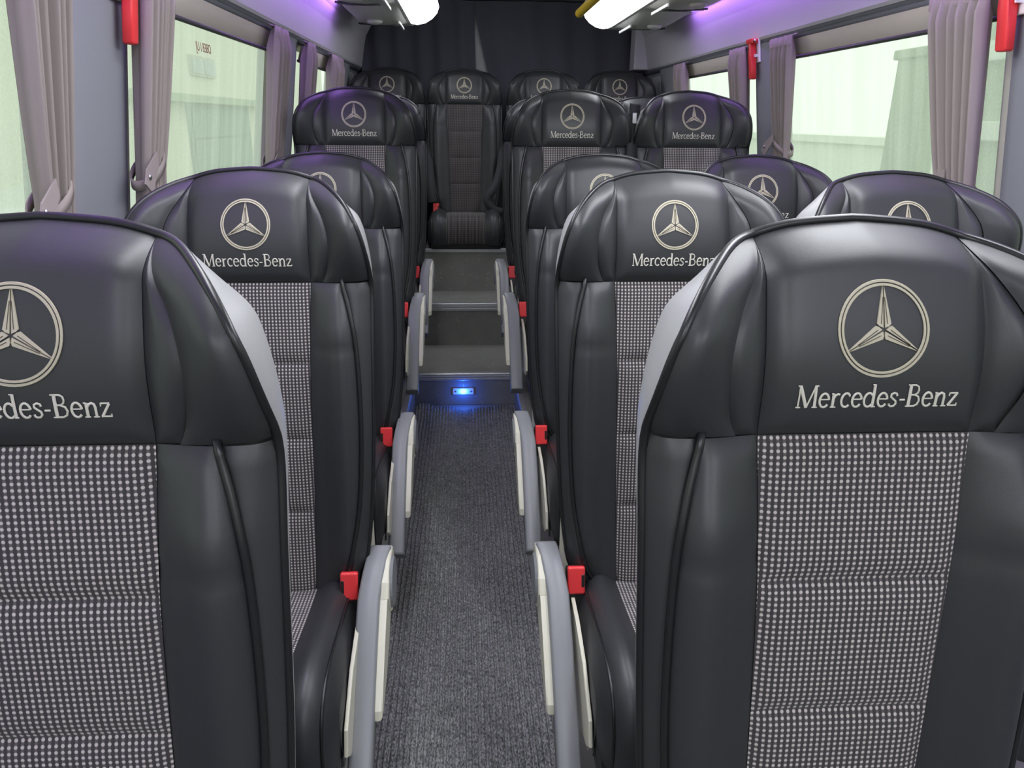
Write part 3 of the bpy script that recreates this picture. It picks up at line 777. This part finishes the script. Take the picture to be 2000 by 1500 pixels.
S = build_seat_meshes()
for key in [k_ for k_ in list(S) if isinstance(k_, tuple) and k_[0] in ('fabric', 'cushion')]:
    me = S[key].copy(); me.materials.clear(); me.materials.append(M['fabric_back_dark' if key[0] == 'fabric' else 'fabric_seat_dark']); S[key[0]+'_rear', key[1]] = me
def put(name, key, parent, dz=0.0, label=None):
    o = bpy.data.objects.new(name, S[key]); link(o, parent)
    if dz: o.location.z = dz
    if label: o['label'] = label
    return o
def seat(x, y, z, label, arm=0, rear=False, group=None, rz=0.0):
    """arm: +1 / -1 side that carries the armrest and the buckle, 0 none"""
    base = 0.598 if rear else z
    t = empty('bus_seat', (x, y, base), rz); tag(t, label, 'seat', group or 'passenger seats')
    d = (z-base)
    hd = put('headrest', 'headrest', t, d)
    put('emblem', 'emblem', hd, 0, 'beige embroidered three-pointed star in a ring'); put('emblem_line', 'emblem_line', hd); put('lettering', 'lettering', hd, 0, 'pale embroidered serif lettering')
    for sg in (-1, 1):
        put('headrest_wing', ('wing_in', sg), t, d); put('headrest_side', ('wing_out', sg), t, d)
        put('backrest_bolster', ('bolster', sg), t, d); put('backrest_gusset', ('gusset', sg), t, d); put('welt', ('welt', sg), t, d)
        put('cushion_bolster', ('cbolster', sg), t, d); put('cushion_side', ('cside', sg), t, d); put('cushion_skirt', ('cskirt', sg), t, d); put('cushion_piping', ('cpipe', sg), t, d)
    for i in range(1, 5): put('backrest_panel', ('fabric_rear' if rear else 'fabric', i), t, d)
    put('edge_piping', 'piping', t, d); put('back_shell', 'shell', t, d, 'smooth grey back shell')
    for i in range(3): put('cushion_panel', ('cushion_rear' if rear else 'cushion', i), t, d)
    put('seat_pan', 'pan', t, d)
    if not rear:
        for sg in (-1, 1): put('leg', ('leg', sg), t, d)
        for sg in (-1, 1): put('side_cover', ('cover', sg), t, d)
    if rear:                    # the bench cushions are wider than the single seats'
        for c in t.children:
            if c.name.startswith('cushion') or c.name.startswith('seat_pan'): c.scale.x = 1.22
    if arm:
        b = put('armrest', ('lower', arm), t, d, 'cream and grey folding armrest')
        put('armrest_pivot', ('pivot', arm), b); put('armrest_pad', ('pad', arm), b); put('pivot_cap', ('pcap', arm), b)
    if arm or rear:
        sd = arm if arm else -1
        b = put('buckle', ('buckle', sd), t, d, 'black belt buckle with red button'); put('buckle_button', ('button', sd), b); put('buckle_slot', ('slot', sd), b)
    return t

XL, XR, XRR = -0.375, 0.366, 0.790
ROWS = [0.628, 1.318, 2.008, 2.698, 3.388]
RZ = [0.0, 0.0, 0.0, 0.187, 0.187]
names_L = ['nearest black seat left of the aisle, cut by the left picture edge', 'second black seat left of the aisle, beside the grey window pillar',
           'third black seat left of the aisle, last on the low floor', 'fourth black seat left of the aisle, first on the raised platform', 'fifth black seat left of the aisle, mostly hidden behind the fourth']
names_R = ['nearest black seat right of the aisle, largest in the picture', 'second black seat right of the aisle, its last letters hidden by the nearest',
           'third black seat right of the aisle, only a sliver of its emblem showing', 'fourth black seat right of the aisle, first on the raised platform', 'fifth black seat right of the aisle, its edge showing behind the fourth']
names_W = [None, 'black seat at the right window, nearest of those in view, top only', 'black seat at the right window with only the top of its emblem visible',
           'black seat at the right window with whole emblem and lettering in view', 'black seat at the right window, hidden behind the one on the raised platform']
for i in range(5):
    seat(XL, ROWS[i], RZ[i], names_L[i], 1)
    seat(XR, ROWS[i], RZ[i], names_R[i], -1)
    if names_W[i]: seat(XRR, ROWS[i], RZ[i], names_W[i], 0)
REAR_Y, REAR_Z = 4.40, 0.353
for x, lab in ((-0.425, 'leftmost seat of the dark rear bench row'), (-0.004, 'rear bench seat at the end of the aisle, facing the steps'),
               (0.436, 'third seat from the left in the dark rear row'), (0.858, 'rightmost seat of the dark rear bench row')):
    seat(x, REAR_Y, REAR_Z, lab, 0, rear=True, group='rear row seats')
# ------------------------------------------------------------------ curtains, blinds, hammers
def curtain(side, y0, y1, ytie, wtie, label, pleats=6, ztie=1.135, zb=0.88, ztop=1.525, seed=0, show_tie=True):
    rnd = random.Random(seed); t = empty('curtain', (wallx(side, zb), (y0+y1)/2, zb)); tag(t, label, 'curtain', 'window curtains'); inv = t.location.copy()
    nz, per = 46, 14; nx = pleats*per
    ph = [rnd.uniform(-0.5, 0.5) for _ in range(pleats+1)]; am = [rnd.uniform(0.7, 1.25) for _ in range(pleats+1)]
    rows = []
    for j in range(nz+1):
        z = zb+(ztop-zb)*j/nz
        if z >= ztie:
            q = ((z-ztie)/(ztop-ztie)); q = q**0.8
        else: q = min(1.0, (ztie-z)/0.30)*0.45
        ya = (ytie-wtie/2)+(y0-(ytie-wtie/2))*q; yb = (ytie+wtie/2)+(y1-(ytie+wtie/2))*q
        head = max(0.0, (z-(ztop-0.055))/0.055)
        row = []
        for i in range(nx+1):
            u = i/nx; kp = u*pleats; a = min(int(kp), pleats-1)
            amp = (0.017+0.009*q)*(am[a]*(1-(kp-a))+am[a+1]*(kp-a))*(1-0.65*head)
            off = amp*math.sin(2*math.pi*(kp+0.16*ph[a]*(1-head)*math.sin(math.pi*(kp-a))))
            if head > 0: off += 0.004*head*math.sin(2*math.pi*kp*3+1.3)
            yy = ya+(yb-ya)*(u+0.010*math.sin(4*math.pi*kp))
            row.append((wallx(side, z)-side*(0.060+off)-inv.x, yy-inv.y, z-inv.z))
        rows.append(row)
    me = grid_mesh('cloth', rows, 'curtain', flip=(side < 0)); o = obj('cloth', me, None, t)
    md = o.modifiers.new('thick', 'SOLIDIFY'); md.thickness = 0.0015
    # heading tape
    bm = bmesh.new()
    rr = []
    for i in range(nx+1):
        u = i/nx; yy = y0+(y1-y0)*u; xx = wallx(side, ztop)-side*(0.054+0.007*math.sin(2*math.pi*u*pleats))
        rr.append([(xx-inv.x-side*0.010, yy-inv.y, ztop-0.030-inv.z), (xx-inv.x-side*0.012, yy-inv.y, ztop-0.004-inv.z), (xx-inv.x+side*0.010, yy-inv.y, ztop+0.004-inv.z)])
    obj('heading', grid_mesh('heading', rr, 'curtain', flip=(side > 0)), None, t)
    if show_tie:
        # strap wrapped round the gathered cloth, one pointed end buttoned over
        n = 28; vv = []; h = 0.020
        for i in range(n+1):
            a = 2*math.pi*i/n; cy = math.cos(a)*(wtie/2+0.004); cx = math.sin(a)*0.027
            zc = ztie+0.030*math.cos(a)
            x = wallx(side, zc)-side*0.054+cx
            vv.append([(x-inv.x, ytie+cy-inv.y, zc-h/2-inv.z), (x-inv.x, ytie+cy-inv.y, zc+h/2-inv.z)])
        o = obj('tieback', grid_mesh('tieback', vv, 'curtain'), None, t); md = o.modifiers.new('thick', 'SOLIDIFY'); md.thickness = 0.003; md.offset = 0
        xx = wallx(side, ztie)-side*0.084
        pts = [(0.070, 0.036), (0.072, 0.010), (0.000, -0.042), (-0.038, -0.022), (-0.016, 0.004)]
        bm = bmesh.new(); prism(bm, [(ytie+side*0.075+(-side)*p[0]*(wtie/0.10)*0.75-inv.y, ztie+p[1]-inv.z) for p in pts], 'x', xx-inv.x, xx-side*0.003-inv.x)
        tb = obj('tieback_flap', bm, 'curtain', t, smooth=False)
        bm = bmesh.new(); bmesh.ops.create_uvsphere(bm, u_segments=12, v_segments=8, radius=0.006)
        for v in bm.verts: v.co = Vector((xx-side*0.004+v.co.x*0.5-inv.x, ytie+side*0.080+v.co.y-inv.y, ztie-0.010+v.co.z-inv.z))
        obj('button', bm, 'metal', tb)
    return t
curtain(-1, 1.150, 1.292, 1.240, 0.080, 'tied mauve curtain with visible snap button, nearest on the left', 6, 1.125, seed=1)
curtain(-1, 1.580, 1.715, 1.625, 0.095, 'mauve curtain at the near edge of the middle left window', 6, 1.150, seed=2)
curtain(-1, 2.590, 2.760, 2.670, 0.120, 'mauve curtain at the far edge of the middle left window', 5, 1.120, seed=3)
curtain(-1, 3.110, 3.235, 3.170, 0.110, 'mauve curtain at the near edge of the small rear left window', 4, 1.10, seed=4, show_tie=False)
curtain(-1, 3.640, 3.960, 3.860, 0.200, 'mauve curtain at the far edge of the small rear left window', 6, 1.10, seed=5, show_tie=False)
curtain(1, 1.625, 1.830, 1.700, 0.130, 'wide mauve curtain at the near edge of the large right window', 6, 1.120, seed=6)
curtain(1, 2.590, 2.780, 2.700, 0.120, 'mauve curtain at the far edge of the large right window', 5, 1.180, seed=7)
curtain(1, 3.020, 3.200, 3.100, 0.110, 'mauve curtain beside the red hammer on the rear right window', 5, 1.10, seed=8, show_tie=False)
curtain(1, 3.840, 4.050, 3.950, 0.150, 'mauve curtain at the far edge of the rear right window', 5, 1.10, seed=9, show_tie=False)

def blind(side, y0, y1, label):
    t = empty('roller_blind', (wallx(side, 1.49), (y0+y1)/2, 1.49)); tag(t, label, 'blind', 'roller blinds'); inv = t.location
    xf = lambda z, d: wallx(side, z)-side*d-inv.x
    rows = [[(xf(z, d), y-inv.y, z-inv.z) for (d, z) in ((0.014, 1.524), (0.026, 1.518), (0.018, 1.49), (0.015, 1.468), (0.012, 1.466))] for y in (y0, y1)]
    o = obj('blind_cloth', grid_mesh('blind_cloth', rows, 'blind', flip=(side > 0)), None, t)
    bm = bmesh.new(); tube(bm, [(xf(1.463, 0.016), y0-inv.y, 1.463-inv.z), (xf(1.463, 0.016), y1-inv.y, 1.463-inv.z)], 0.006, 8); obj('bottom_bar', bm, 'blindbar', t)
    bm = bmesh.new(); tube(bm, [(xf(1.528, 0.020), y0-0.01-inv.y, 1.526-inv.z), (xf(1.528, 0.020), y1+0.01-inv.y, 1.526-inv.z)], 0.008, 8); obj('cassette', bm, 'rail', t)
blind(-1, 0.02, 1.33, 'beige roller blind of the nearest left window')
blind(-1, 1.66, 2.81, 'beige roller blind at the top of the middle left window')
blind(-1, 3.18, 4.10, 'beige roller blind at the top of the small rear left window')
blind(1, 1.66, 2.84, 'beige roller blind at the top of the large right window')
blind(1, 3.08, 4.14, 'beige roller blind at the top of the rear right window')

def hammer(side, y, ztop, zbot, label, wide, bracket):
    x = wallx(side, (ztop+zbot)/2)-side*0.040
    t = empty('emergency_hammer', (x, y, zbot)); tag(t, label, 'hammer', 'emergency hammers'); L_ = ztop-zbot; hw = wide/2
    bm = bmesh.new(); dx = side*-0.14*0
    prism(bm, [(-hw, 0.004), (-hw*0.7, 0.0), (hw*0.7, 0.0), (hw, 0.004), (hw*1.05, L_*0.35), (hw*0.75, L_*0.5), (hw*0.75, L_*0.92), (-hw*0.75, L_*0.92), (-hw*0.75, L_*0.5), (-hw*1.05, L_*0.35)], 'x', -0.010, 0.010, 0.004, 2)
    for v in bm.verts: v.co.x += -side*0.14*v.co.z
    obj('handle', bm, 'red', t)
    bm = bmesh.new(); add_box(bm, -0.013, 0.013, -0.030, 0.030, L_*0.88, L_, 0.004)
    for v in bm.verts: v.co.x += -side*0.14*v.co.z
    hd = obj('head', bm, 'red', t, smooth=False)
    bm = bmesh.new(); bmesh.ops.create_cone(bm, cap_ends=True, segments=10, radius1=0.007, radius2=0.001, depth=0.014, matrix=Matrix.Translation((-side*0.14*L_, -0.037, L_*0.94)) @ Matrix.Rotation(R(90), 4, 'X')); obj('tip', bm, 'metal', hd)
    bm = bmesh.new()
    add_box(bm, -0.004, 0.004, -hw-0.016, hw+0.016, L_*0.42, L_*1.05, 0.003); add_box(bm, -0.018, 0.014, -hw-0.006, -hw-0.001, L_*0.55, L_*0.62); add_box(bm, -0.018, 0.014, hw+0.001, hw+0.006, L_*0.55, L_*0.62)
    for v in bm.verts: v.co.x += side*0.018-side*0.14*v.co.z
    obj('bracket', bm, bracket, t, smooth=False)
hammer(-1, 1.555, 1.55, 1.378, 'bright red hammer in black bracket on the left pillar', 0.030, 'black')
hammer(1, 1.585, 1.55, 1.392, 'red hammer hanging by the right picture edge', 0.034, 'white')
hammer(1, 2.990, 1.548, 1.408, 'small red hammer between the two right windows', 0.034, 'white')

# printed mark on the middle left pane
def sticker():
    cu = bpy.data.curves.new('mark', 'FONT'); cu.body = 'OBE8 I UJ'; cu.size = 0.040; cu.extrude = 0.0003; cu.align_x = 'CENTER'
    tmp = bpy.data.objects.new('tmp', cu); COL.objects.link(tmp)
    dg = bpy.context.evaluated_depsgraph_get(); me = bpy.data.meshes.new_from_object(tmp.evaluated_get(dg)); bpy.data.objects.remove(tmp)
    me.materials.clear(); me.materials.append(M['sticker'])
    o = bpy.data.objects.new('window_sticker', me)
    o.rotation_euler = (R(90), 0, R(-90)); o.scale = (0.72, 0.8, 1)
    z = 1.432; o.location = (wallx(-1, z)-0.013, 2.16, z-0.02); link(o)
    tag(o, 'small faded red mark printed on the middle left window pane', 'sticker')
sticker()

# ------------------------------------------------------------------ racks, lamps, violet strips, yellow rail
def rack(side):
    t = empty('luggage_rack', (CX+side*0.65, 1.7, 1.70)); tag(t, 'grey overhead rack with vents along the %s wall' % ('left' if side < 0 else 'right'), 'rack', 'overhead racks'); inv = t.location
    X = lambda off: CX+side*off-inv.x
    prof = [(0.475, 1.715), (0.50, 1.700), (0.56, 1.698), (0.70, 1.703), (0.755, 1.710), (0.768, 1.722), (0.755, 1.80), (0.69, 1.93), (0.475, 1.93)]
    bm = bmesh.new(); prism(bm, [(X(o), z-inv.z) for o, z in prof], 'y', -1.6-inv.y, 4.18-inv.y, 0.004); obj('body', bm, 'rack', t, smooth=False)
    # service modules under the rack: curved plate, slots, pale bar
    for q, yc in enumerate((0.35, 1.05, 1.75, 2.45, 3.10, 3.78)):
        y0, y1 = yc-0.30, yc+0.30; rows = []
        for j in range(17):
            u = j/16; y = y0+(y1-y0)*u; b_ = 0.030*math.sin(math.pi*u)**0.7
            rows.append([(X(o), y-inv.y, 1.699-b_*s_-inv.z) for o, s_ in ((0.515, 0.05), (0.53, 0.6), (0.56, 0.85), (0.62, 1.0), (0.68, 0.9), (0.72, 0.6), (0.745, 0.0))])
        m_ = obj('service_panel', grid_mesh('service_panel', rows, 'rack', flip=(side > 0)), None, t)
        for ys in (0.16, 0.215):
            bm = bmesh.new(); pp = [(X(0.57+0.17*i/10), yc+ys-0.012*math.sin(math.pi*i/10)-inv.y, 1.699-0.030*math.sin(math.pi*(ys+0.30)/0.6)**0.7*interp([(0, .88), (.4, 1.0), (1, .7)], i/10)-inv.z-0.0005) for i in range(11)]
            tube(bm, pp, 0.0045, 6); obj('vent_slot', bm, 'rack_dark', m_)
        bm = bmesh.new(); add_box(bm, min(X(0.530), X(0.538)), max(X(0.530), X(0.538)), yc-0.02-inv.y, yc+0.24-inv.y, 1.664-inv.z, 1.676-inv.z, 0.002); obj('light_bar', bm, 'rackbar', m_, smooth=False)
        bm = bmesh.new(); bmesh.ops.create_uvsphere(bm, u_segments=16, v_segments=8, radius=1)
        for v in bm.verts: v.co = Vector((X(0.64)+v.co.x*0.035, yc-0.05-inv.y+v.co.y*0.035, 1.668-inv.z+v.co.z*0.014))
        obj('air_nozzle', bm, 'rack', m_)
    return t
rack(-1); rack(1)
def lamp(side, y0, y1, label, mt='lamp'):
    t = empty('ceiling_lamp', (CX+side*0.44, (y0+y1)/2, 1.73)); tag(t, label, 'lamp', 'white ceiling lamps'); inv = t.location
    prof = [(0.500, 1.700), (0.470, 1.694), (0.430, 1.702), (0.395, 1.722), (0.370, 1.748), (0.360, 1.775)]
    n = len(prof); ny = 24; rows = []
    for j in range(ny+1):
        u = j/ny; y = y0+(y1-y0)*u; d = min(y-y0, y1-y); r_ = 0.10
        k_ = 1.0 if d >= r_ else math.sqrt(max(0.0, 1-(1-d/r_)**2))
        c = (0.455, 1.740); k_ = 0.08+0.92*k_
        rows.append([(CX+side*(c[0]+(o-c[0])*k_)-inv.x, y-inv.y, c[1]+(z-c[1])*k_-inv.z) for o, z in prof])
    obj('diffuser', grid_mesh('diffuser', rows, mt, flip=(side < 0)), None, t)
    bm = bmesh.new(); prism(bm, [(CX+side*o-inv.x, z-inv.z) for o, z in ((0.505, 1.712), (0.47, 1.720), (0.41, 1.745), (0.385, 1.775), (0.40, 1.83), (0.505, 1.83))], 'y', y0+0.02-inv.y, y1-0.05-inv.y)
    obj('housing', bm, 'rack', t, smooth=False)
lamp(-1, 3.10, 4.16, 'white glowing lamp under the left rack', 'lamp_rear'); lamp(1, 2.60, 4.20, 'long white glowing lamp under the right rack beside the yellow rail', 'lamp_rear')
lamp(-1, -1.5, -0.2, 'unseen white fill lamp added at the front left'); lamp(1, -1.5, -0.2, 'unseen white fill lamp added at the front right')  # pair added behind the camera, out of view, to brighten the seat fronts
lamp(-1, 0.55, 1.75, 'white ceiling lamp over the front left seats'); lamp(1, 0.55, 1.75, 'white ceiling lamp over the front right seats')
for side, lab in ((-1, 'violet light strip between the left rack and wall panel'), (1, 'violet light strip between the right rack and wall panel')):
    bm = bmesh.new(); x = CX+side*0.777; add_box(bm, x-0.007, x+0.007, -1.4, 3.72, 1.756, 1.762)
    tag(obj('light_strip', bm, 'violet', smooth=False), lab, 'light strip', 'violet light strips')
def yellow_rail():
    t = empty('grab_rail', (0.478, 2.7, 1.675)); tag(t, 'yellow grab rail beside the right ceiling lamp', 'grab rail')
    bm = bmesh.new(); tube(bm, [(0, -1.2, 0), (0, 0.70, 0), (0, 0.712, 0), (0, 0.718, 0)], [0.017, 0.017, 0.014, 0.006], 14); obj('tube', bm, 'yellow', t)
    for y in (-0.9, 0.0, 0.60):
        bm = bmesh.new(); tube(bm, [(0.0, y, 0.0), (0.03, y, 0.05), (0.06, y, 0.09), (0.07, y, 0.235)], 0.010, 8); obj('bracket', bm, 'rackbar', t)
yellow_rail()

# ------------------------------------------------------------------ rear drapes
def drape(xa, xb_fn, label, seed):
    rnd = random.Random(seed); t = []
    rows = []
    for j in range(25):
        z = 0.62+(1.92-0.62)*j/24; xb = xb_fn(z); row = []
        for i in range(61):
            u = i/60; x = xa+(xb-xa)*u
            row.append((x, 4.895+0.010*math.sin(u*34+0.4*math.sin(z*3))+0.006*math.sin(u*13+z), z))
        rows.append(row)
    o = obj('rear_drape', grid_mesh('rear_drape', rows, 'drape'))
    tag(o, label, 'curtain', 'dark rear drapes')
drape(-0.62, lambda z: 0.066+0.004*math.sin(z*6), 'dark drape left of the pale slit behind the rear row', 1)
drape(1.10, lambda z: 0.068+max(0.0, (1.83-z))*0.235, 'dark drape right of the pale slit behind the rear row', 2)

# seat belts of the rear row and the belt between the window seats
def strap(name, pts, wdt, nrm, label, tongue=None):
    t = empty(name, pts[0]); tag(t, label, 'seat belt', 'seat belts'); o0 = Vector(pts[0]); n = len(pts); rows = []
    P = [Vector(p)-o0 for p in pts]; nv = Vector(nrm).normalized()
    for i in range(n):
        d = (P[min(i+1, n-1)]-P[max(i-1, 0)]).normalized(); s_ = d.cross(nv).normalized()*wdt/2
        rows.append([P[i]-s_, P[i]+s_])
    o = obj('webbing', grid_mesh('webbing', rows, 'belt'), None, t); md = o.modifiers.new('thick', 'SOLIDIFY'); md.thickness = 0.002
    if tongue is not None:
        p = P[tongue]; bm = bmesh.new(); add_box(bm, p.x-0.008, p.x+0.008, p.y-0.006, p.y-0.002, p.z-0.018, p.z+0.018, 0.002); obj('tongue', bm, 'metal', t, smooth=False)
def bez(pts, n=24):
    a = [p for p in pts]; out = []
    for c in range(3): pass
    xs = smooth_tab([(p[0], p[1]) for p in a], n); zs = smooth_tab([(p[2], 0) for p in a], n)
    return [(xs[i][0], xs[i][1], zs[i][0]) for i in range(n+1)]
strap('seat_belt', bez([(0.205, 4.44, 1.22), (0.20, 4.31, 1.05), (0.165, 4.22, 0.92), (0.115, 4.18, 0.845), (0.15, 4.18, 0.79), (0.20, 4.20, 0.77)]), 0.046, (0.3, -1, 0.2), 'black belt looping down beside the aisle-end rear seat')
strap('seat_belt', bez([(-0.215, 4.45, 1.25), (-0.205, 4.32, 1.05), (-0.195, 4.25, 0.90), (-0.185, 4.23, 0.82)]), 0.046, (0, -1, 0.2), 'straight black belt left of the aisle-end rear seat')
strap('seat_belt', bez([(0.590, 2.72, 1.31), (0.585, 2.70, 1.24), (0.575, 2.66, 1.12), (0.57, 2.62, 0.95)]), 0.040, (0.2, -1, 0), 'belt with bright metal tongue between the two raised right seats', 6)

# ------------------------------------------------------------------ outside
def outside():
    g = obj('ground', pydata('ground', [(-30, -20, -0.75), (30, -20, -0.75), (30, 30, -0.75), (-30, 30, -0.75)], [(0, 1, 2, 3)], 'asphalt', smooth=False)); tag(g, kind='structure')
    t = empty('building', (-4.6, 12.0, -0.75)); tag(t, 'pale rendered house seen dimly through the left windows', 'building')
    bm = bmesh.new(); add_box(bm, -3.0, 0.0, -3.4, 14.0, 0.0, 5.2); obj('wall', bm, 'render_wall', t, smooth=False)
    bm = bmesh.new(); add_box(bm, 0.0, 0.05, 1.3, 4.9, 0.0, 2.22); gd = obj('garage_door', bm, 'garage', t, smooth=False)
    for i in range(4):
        bm = bmesh.new(); add_box(bm, 0.05, 0.07, 1.4, 4.8, 0.08+i*0.53, 0.58+i*0.53, 0.01); obj('door_panel', bm, 'garage', gd, smooth=False)
    bm = bmesh.new(); add_box(bm, 0.0, 0.20, -1.2, 7.4, 2.24, 2.36); obj('canopy', bm, 'plank', t, smooth=False)
    bm = bmesh.new(); add_box(bm, 0.0, 0.05, 1.7, 3.0, 2.68, 3.00); wn = obj('house_window', bm, 'seal', t, smooth=False)
    for i in range(2):
        bm = bmesh.new(); add_box(bm, 0.05, 0.06, 1.75+i*0.63, 2.32+i*0.63, 2.72, 2.96); obj('house_pane', bm, 'extglass', wn, smooth=False)
    # parked car
    c = empty('parked_car', (-3.2, 6.2, -0.75)); tag(c, 'silver car parked outside the nearest left window', 'car')
    bm = bmesh.new()
    prism(bm, [(-2.1, 0.35), (-2.1, 0.75), (-1.9, 0.92), (-1.15, 0.98), (-0.55, 1.38), (0.75, 1.42), (1.45, 1.02), (2.0, 0.92), (2.12, 0.60), (2.05, 0.32)], 'x', -0.85, 0.85, 0.08, 3); obj('body', bm, 'carpaint', c, smooth=False)
    for sx in (-1, 1):
        bm = bmesh.new(); prism(bm, [(-1.0, 1.0), (-0.5, 1.32), (0.05, 1.35), (0.05, 1.0)], 'x', sx*0.85-0.01, sx*0.85+0.01); obj('side_window', bm, 'extglass', c, smooth=False)
        bm = bmesh.new(); prism(bm, [(0.12, 1.0), (0.12, 1.35), (0.70, 1.36), (1.25, 1.02)], 'x', sx*0.85-0.01, sx*0.85+0.01); obj('side_window', bm, 'extglass', c, smooth=False)
        for y in (-1.3, 1.35):
            bm = bmesh.new(); bmesh.ops.create_cone(bm, cap_ends=True, segments=24, radius1=0.33, radius2=0.33, depth=0.2, matrix=Matrix.Translation((sx*0.78, y, 0.33)) @ Matrix.Rotation(R(90), 4, 'Y')); wl = obj('wheel', bm, 'tyre', c, smooth=False)
            bm = bmesh.new(); bmesh.ops.create_cone(bm, cap_ends=True, segments=16, radius1=0.2, radius2=0.16, depth=0.04, matrix=Matrix.Translation((sx*0.89, y, 0.33)) @ Matrix.Rotation(R(90*sx), 4, 'Y')); obj('hub_cap', bm, 'metal', wl, smooth=False)
    # right side: white sheeting with planks in front of it
    t = empty('white_wall', (4.2, 4.0, -0.75)); tag(t, 'low white wall outside the right windows', 'wall')
    bm = bmesh.new(); add_box(bm, 0.0, 0.2, -7.0, 14.0, 0.0, 1.80); obj('sheet', bm, 'tarp', t, smooth=False)
    bm = bmesh.new(); add_box(bm, -0.05, 0.3, -7.0, 14.0, 1.80, 1.88); obj('coping', bm, 'tarp', t, smooth=False)
    p = empty('wooden_post', (2.9, 4.94, -0.75)); tag(p, 'grey-green upright plank outside the large right window', 'post')
    bm = bmesh.new(); add_box(bm, -0.06, 0.06, -0.20, 0.20, 0.0, 2.42, 0.01); obj('plank', bm, 'plank', p, smooth=False)
    bm = bmesh.new(); add_box(bm, -0.08, 0.0, -0.23, 0.23, 2.40, 2.46, 0.01); obj('cap', bm, 'plank', p, smooth=False)
    q = empty('board_fence', (2.6, 3.85, -0.75)); tag(q, 'green boards with pale cross bars at the right picture edge', 'fence')
    for i in range(3):
        bm = bmesh.new(); add_box(bm, 0.0, 0.03, -0.5+i*0.26, -0.26+i*0.26, 0.0, 2.5, 0.005); obj('board', bm, 'plank', q, smooth=False)
    for z in (1.55, 1.93, 2.30):
        bm = bmesh.new(); add_box(bm, -0.04, 0.0, -0.5, 0.26, z, z+0.09, 0.005); obj('cross_bar', bm, 'tarp', q, smooth=False)
outside()
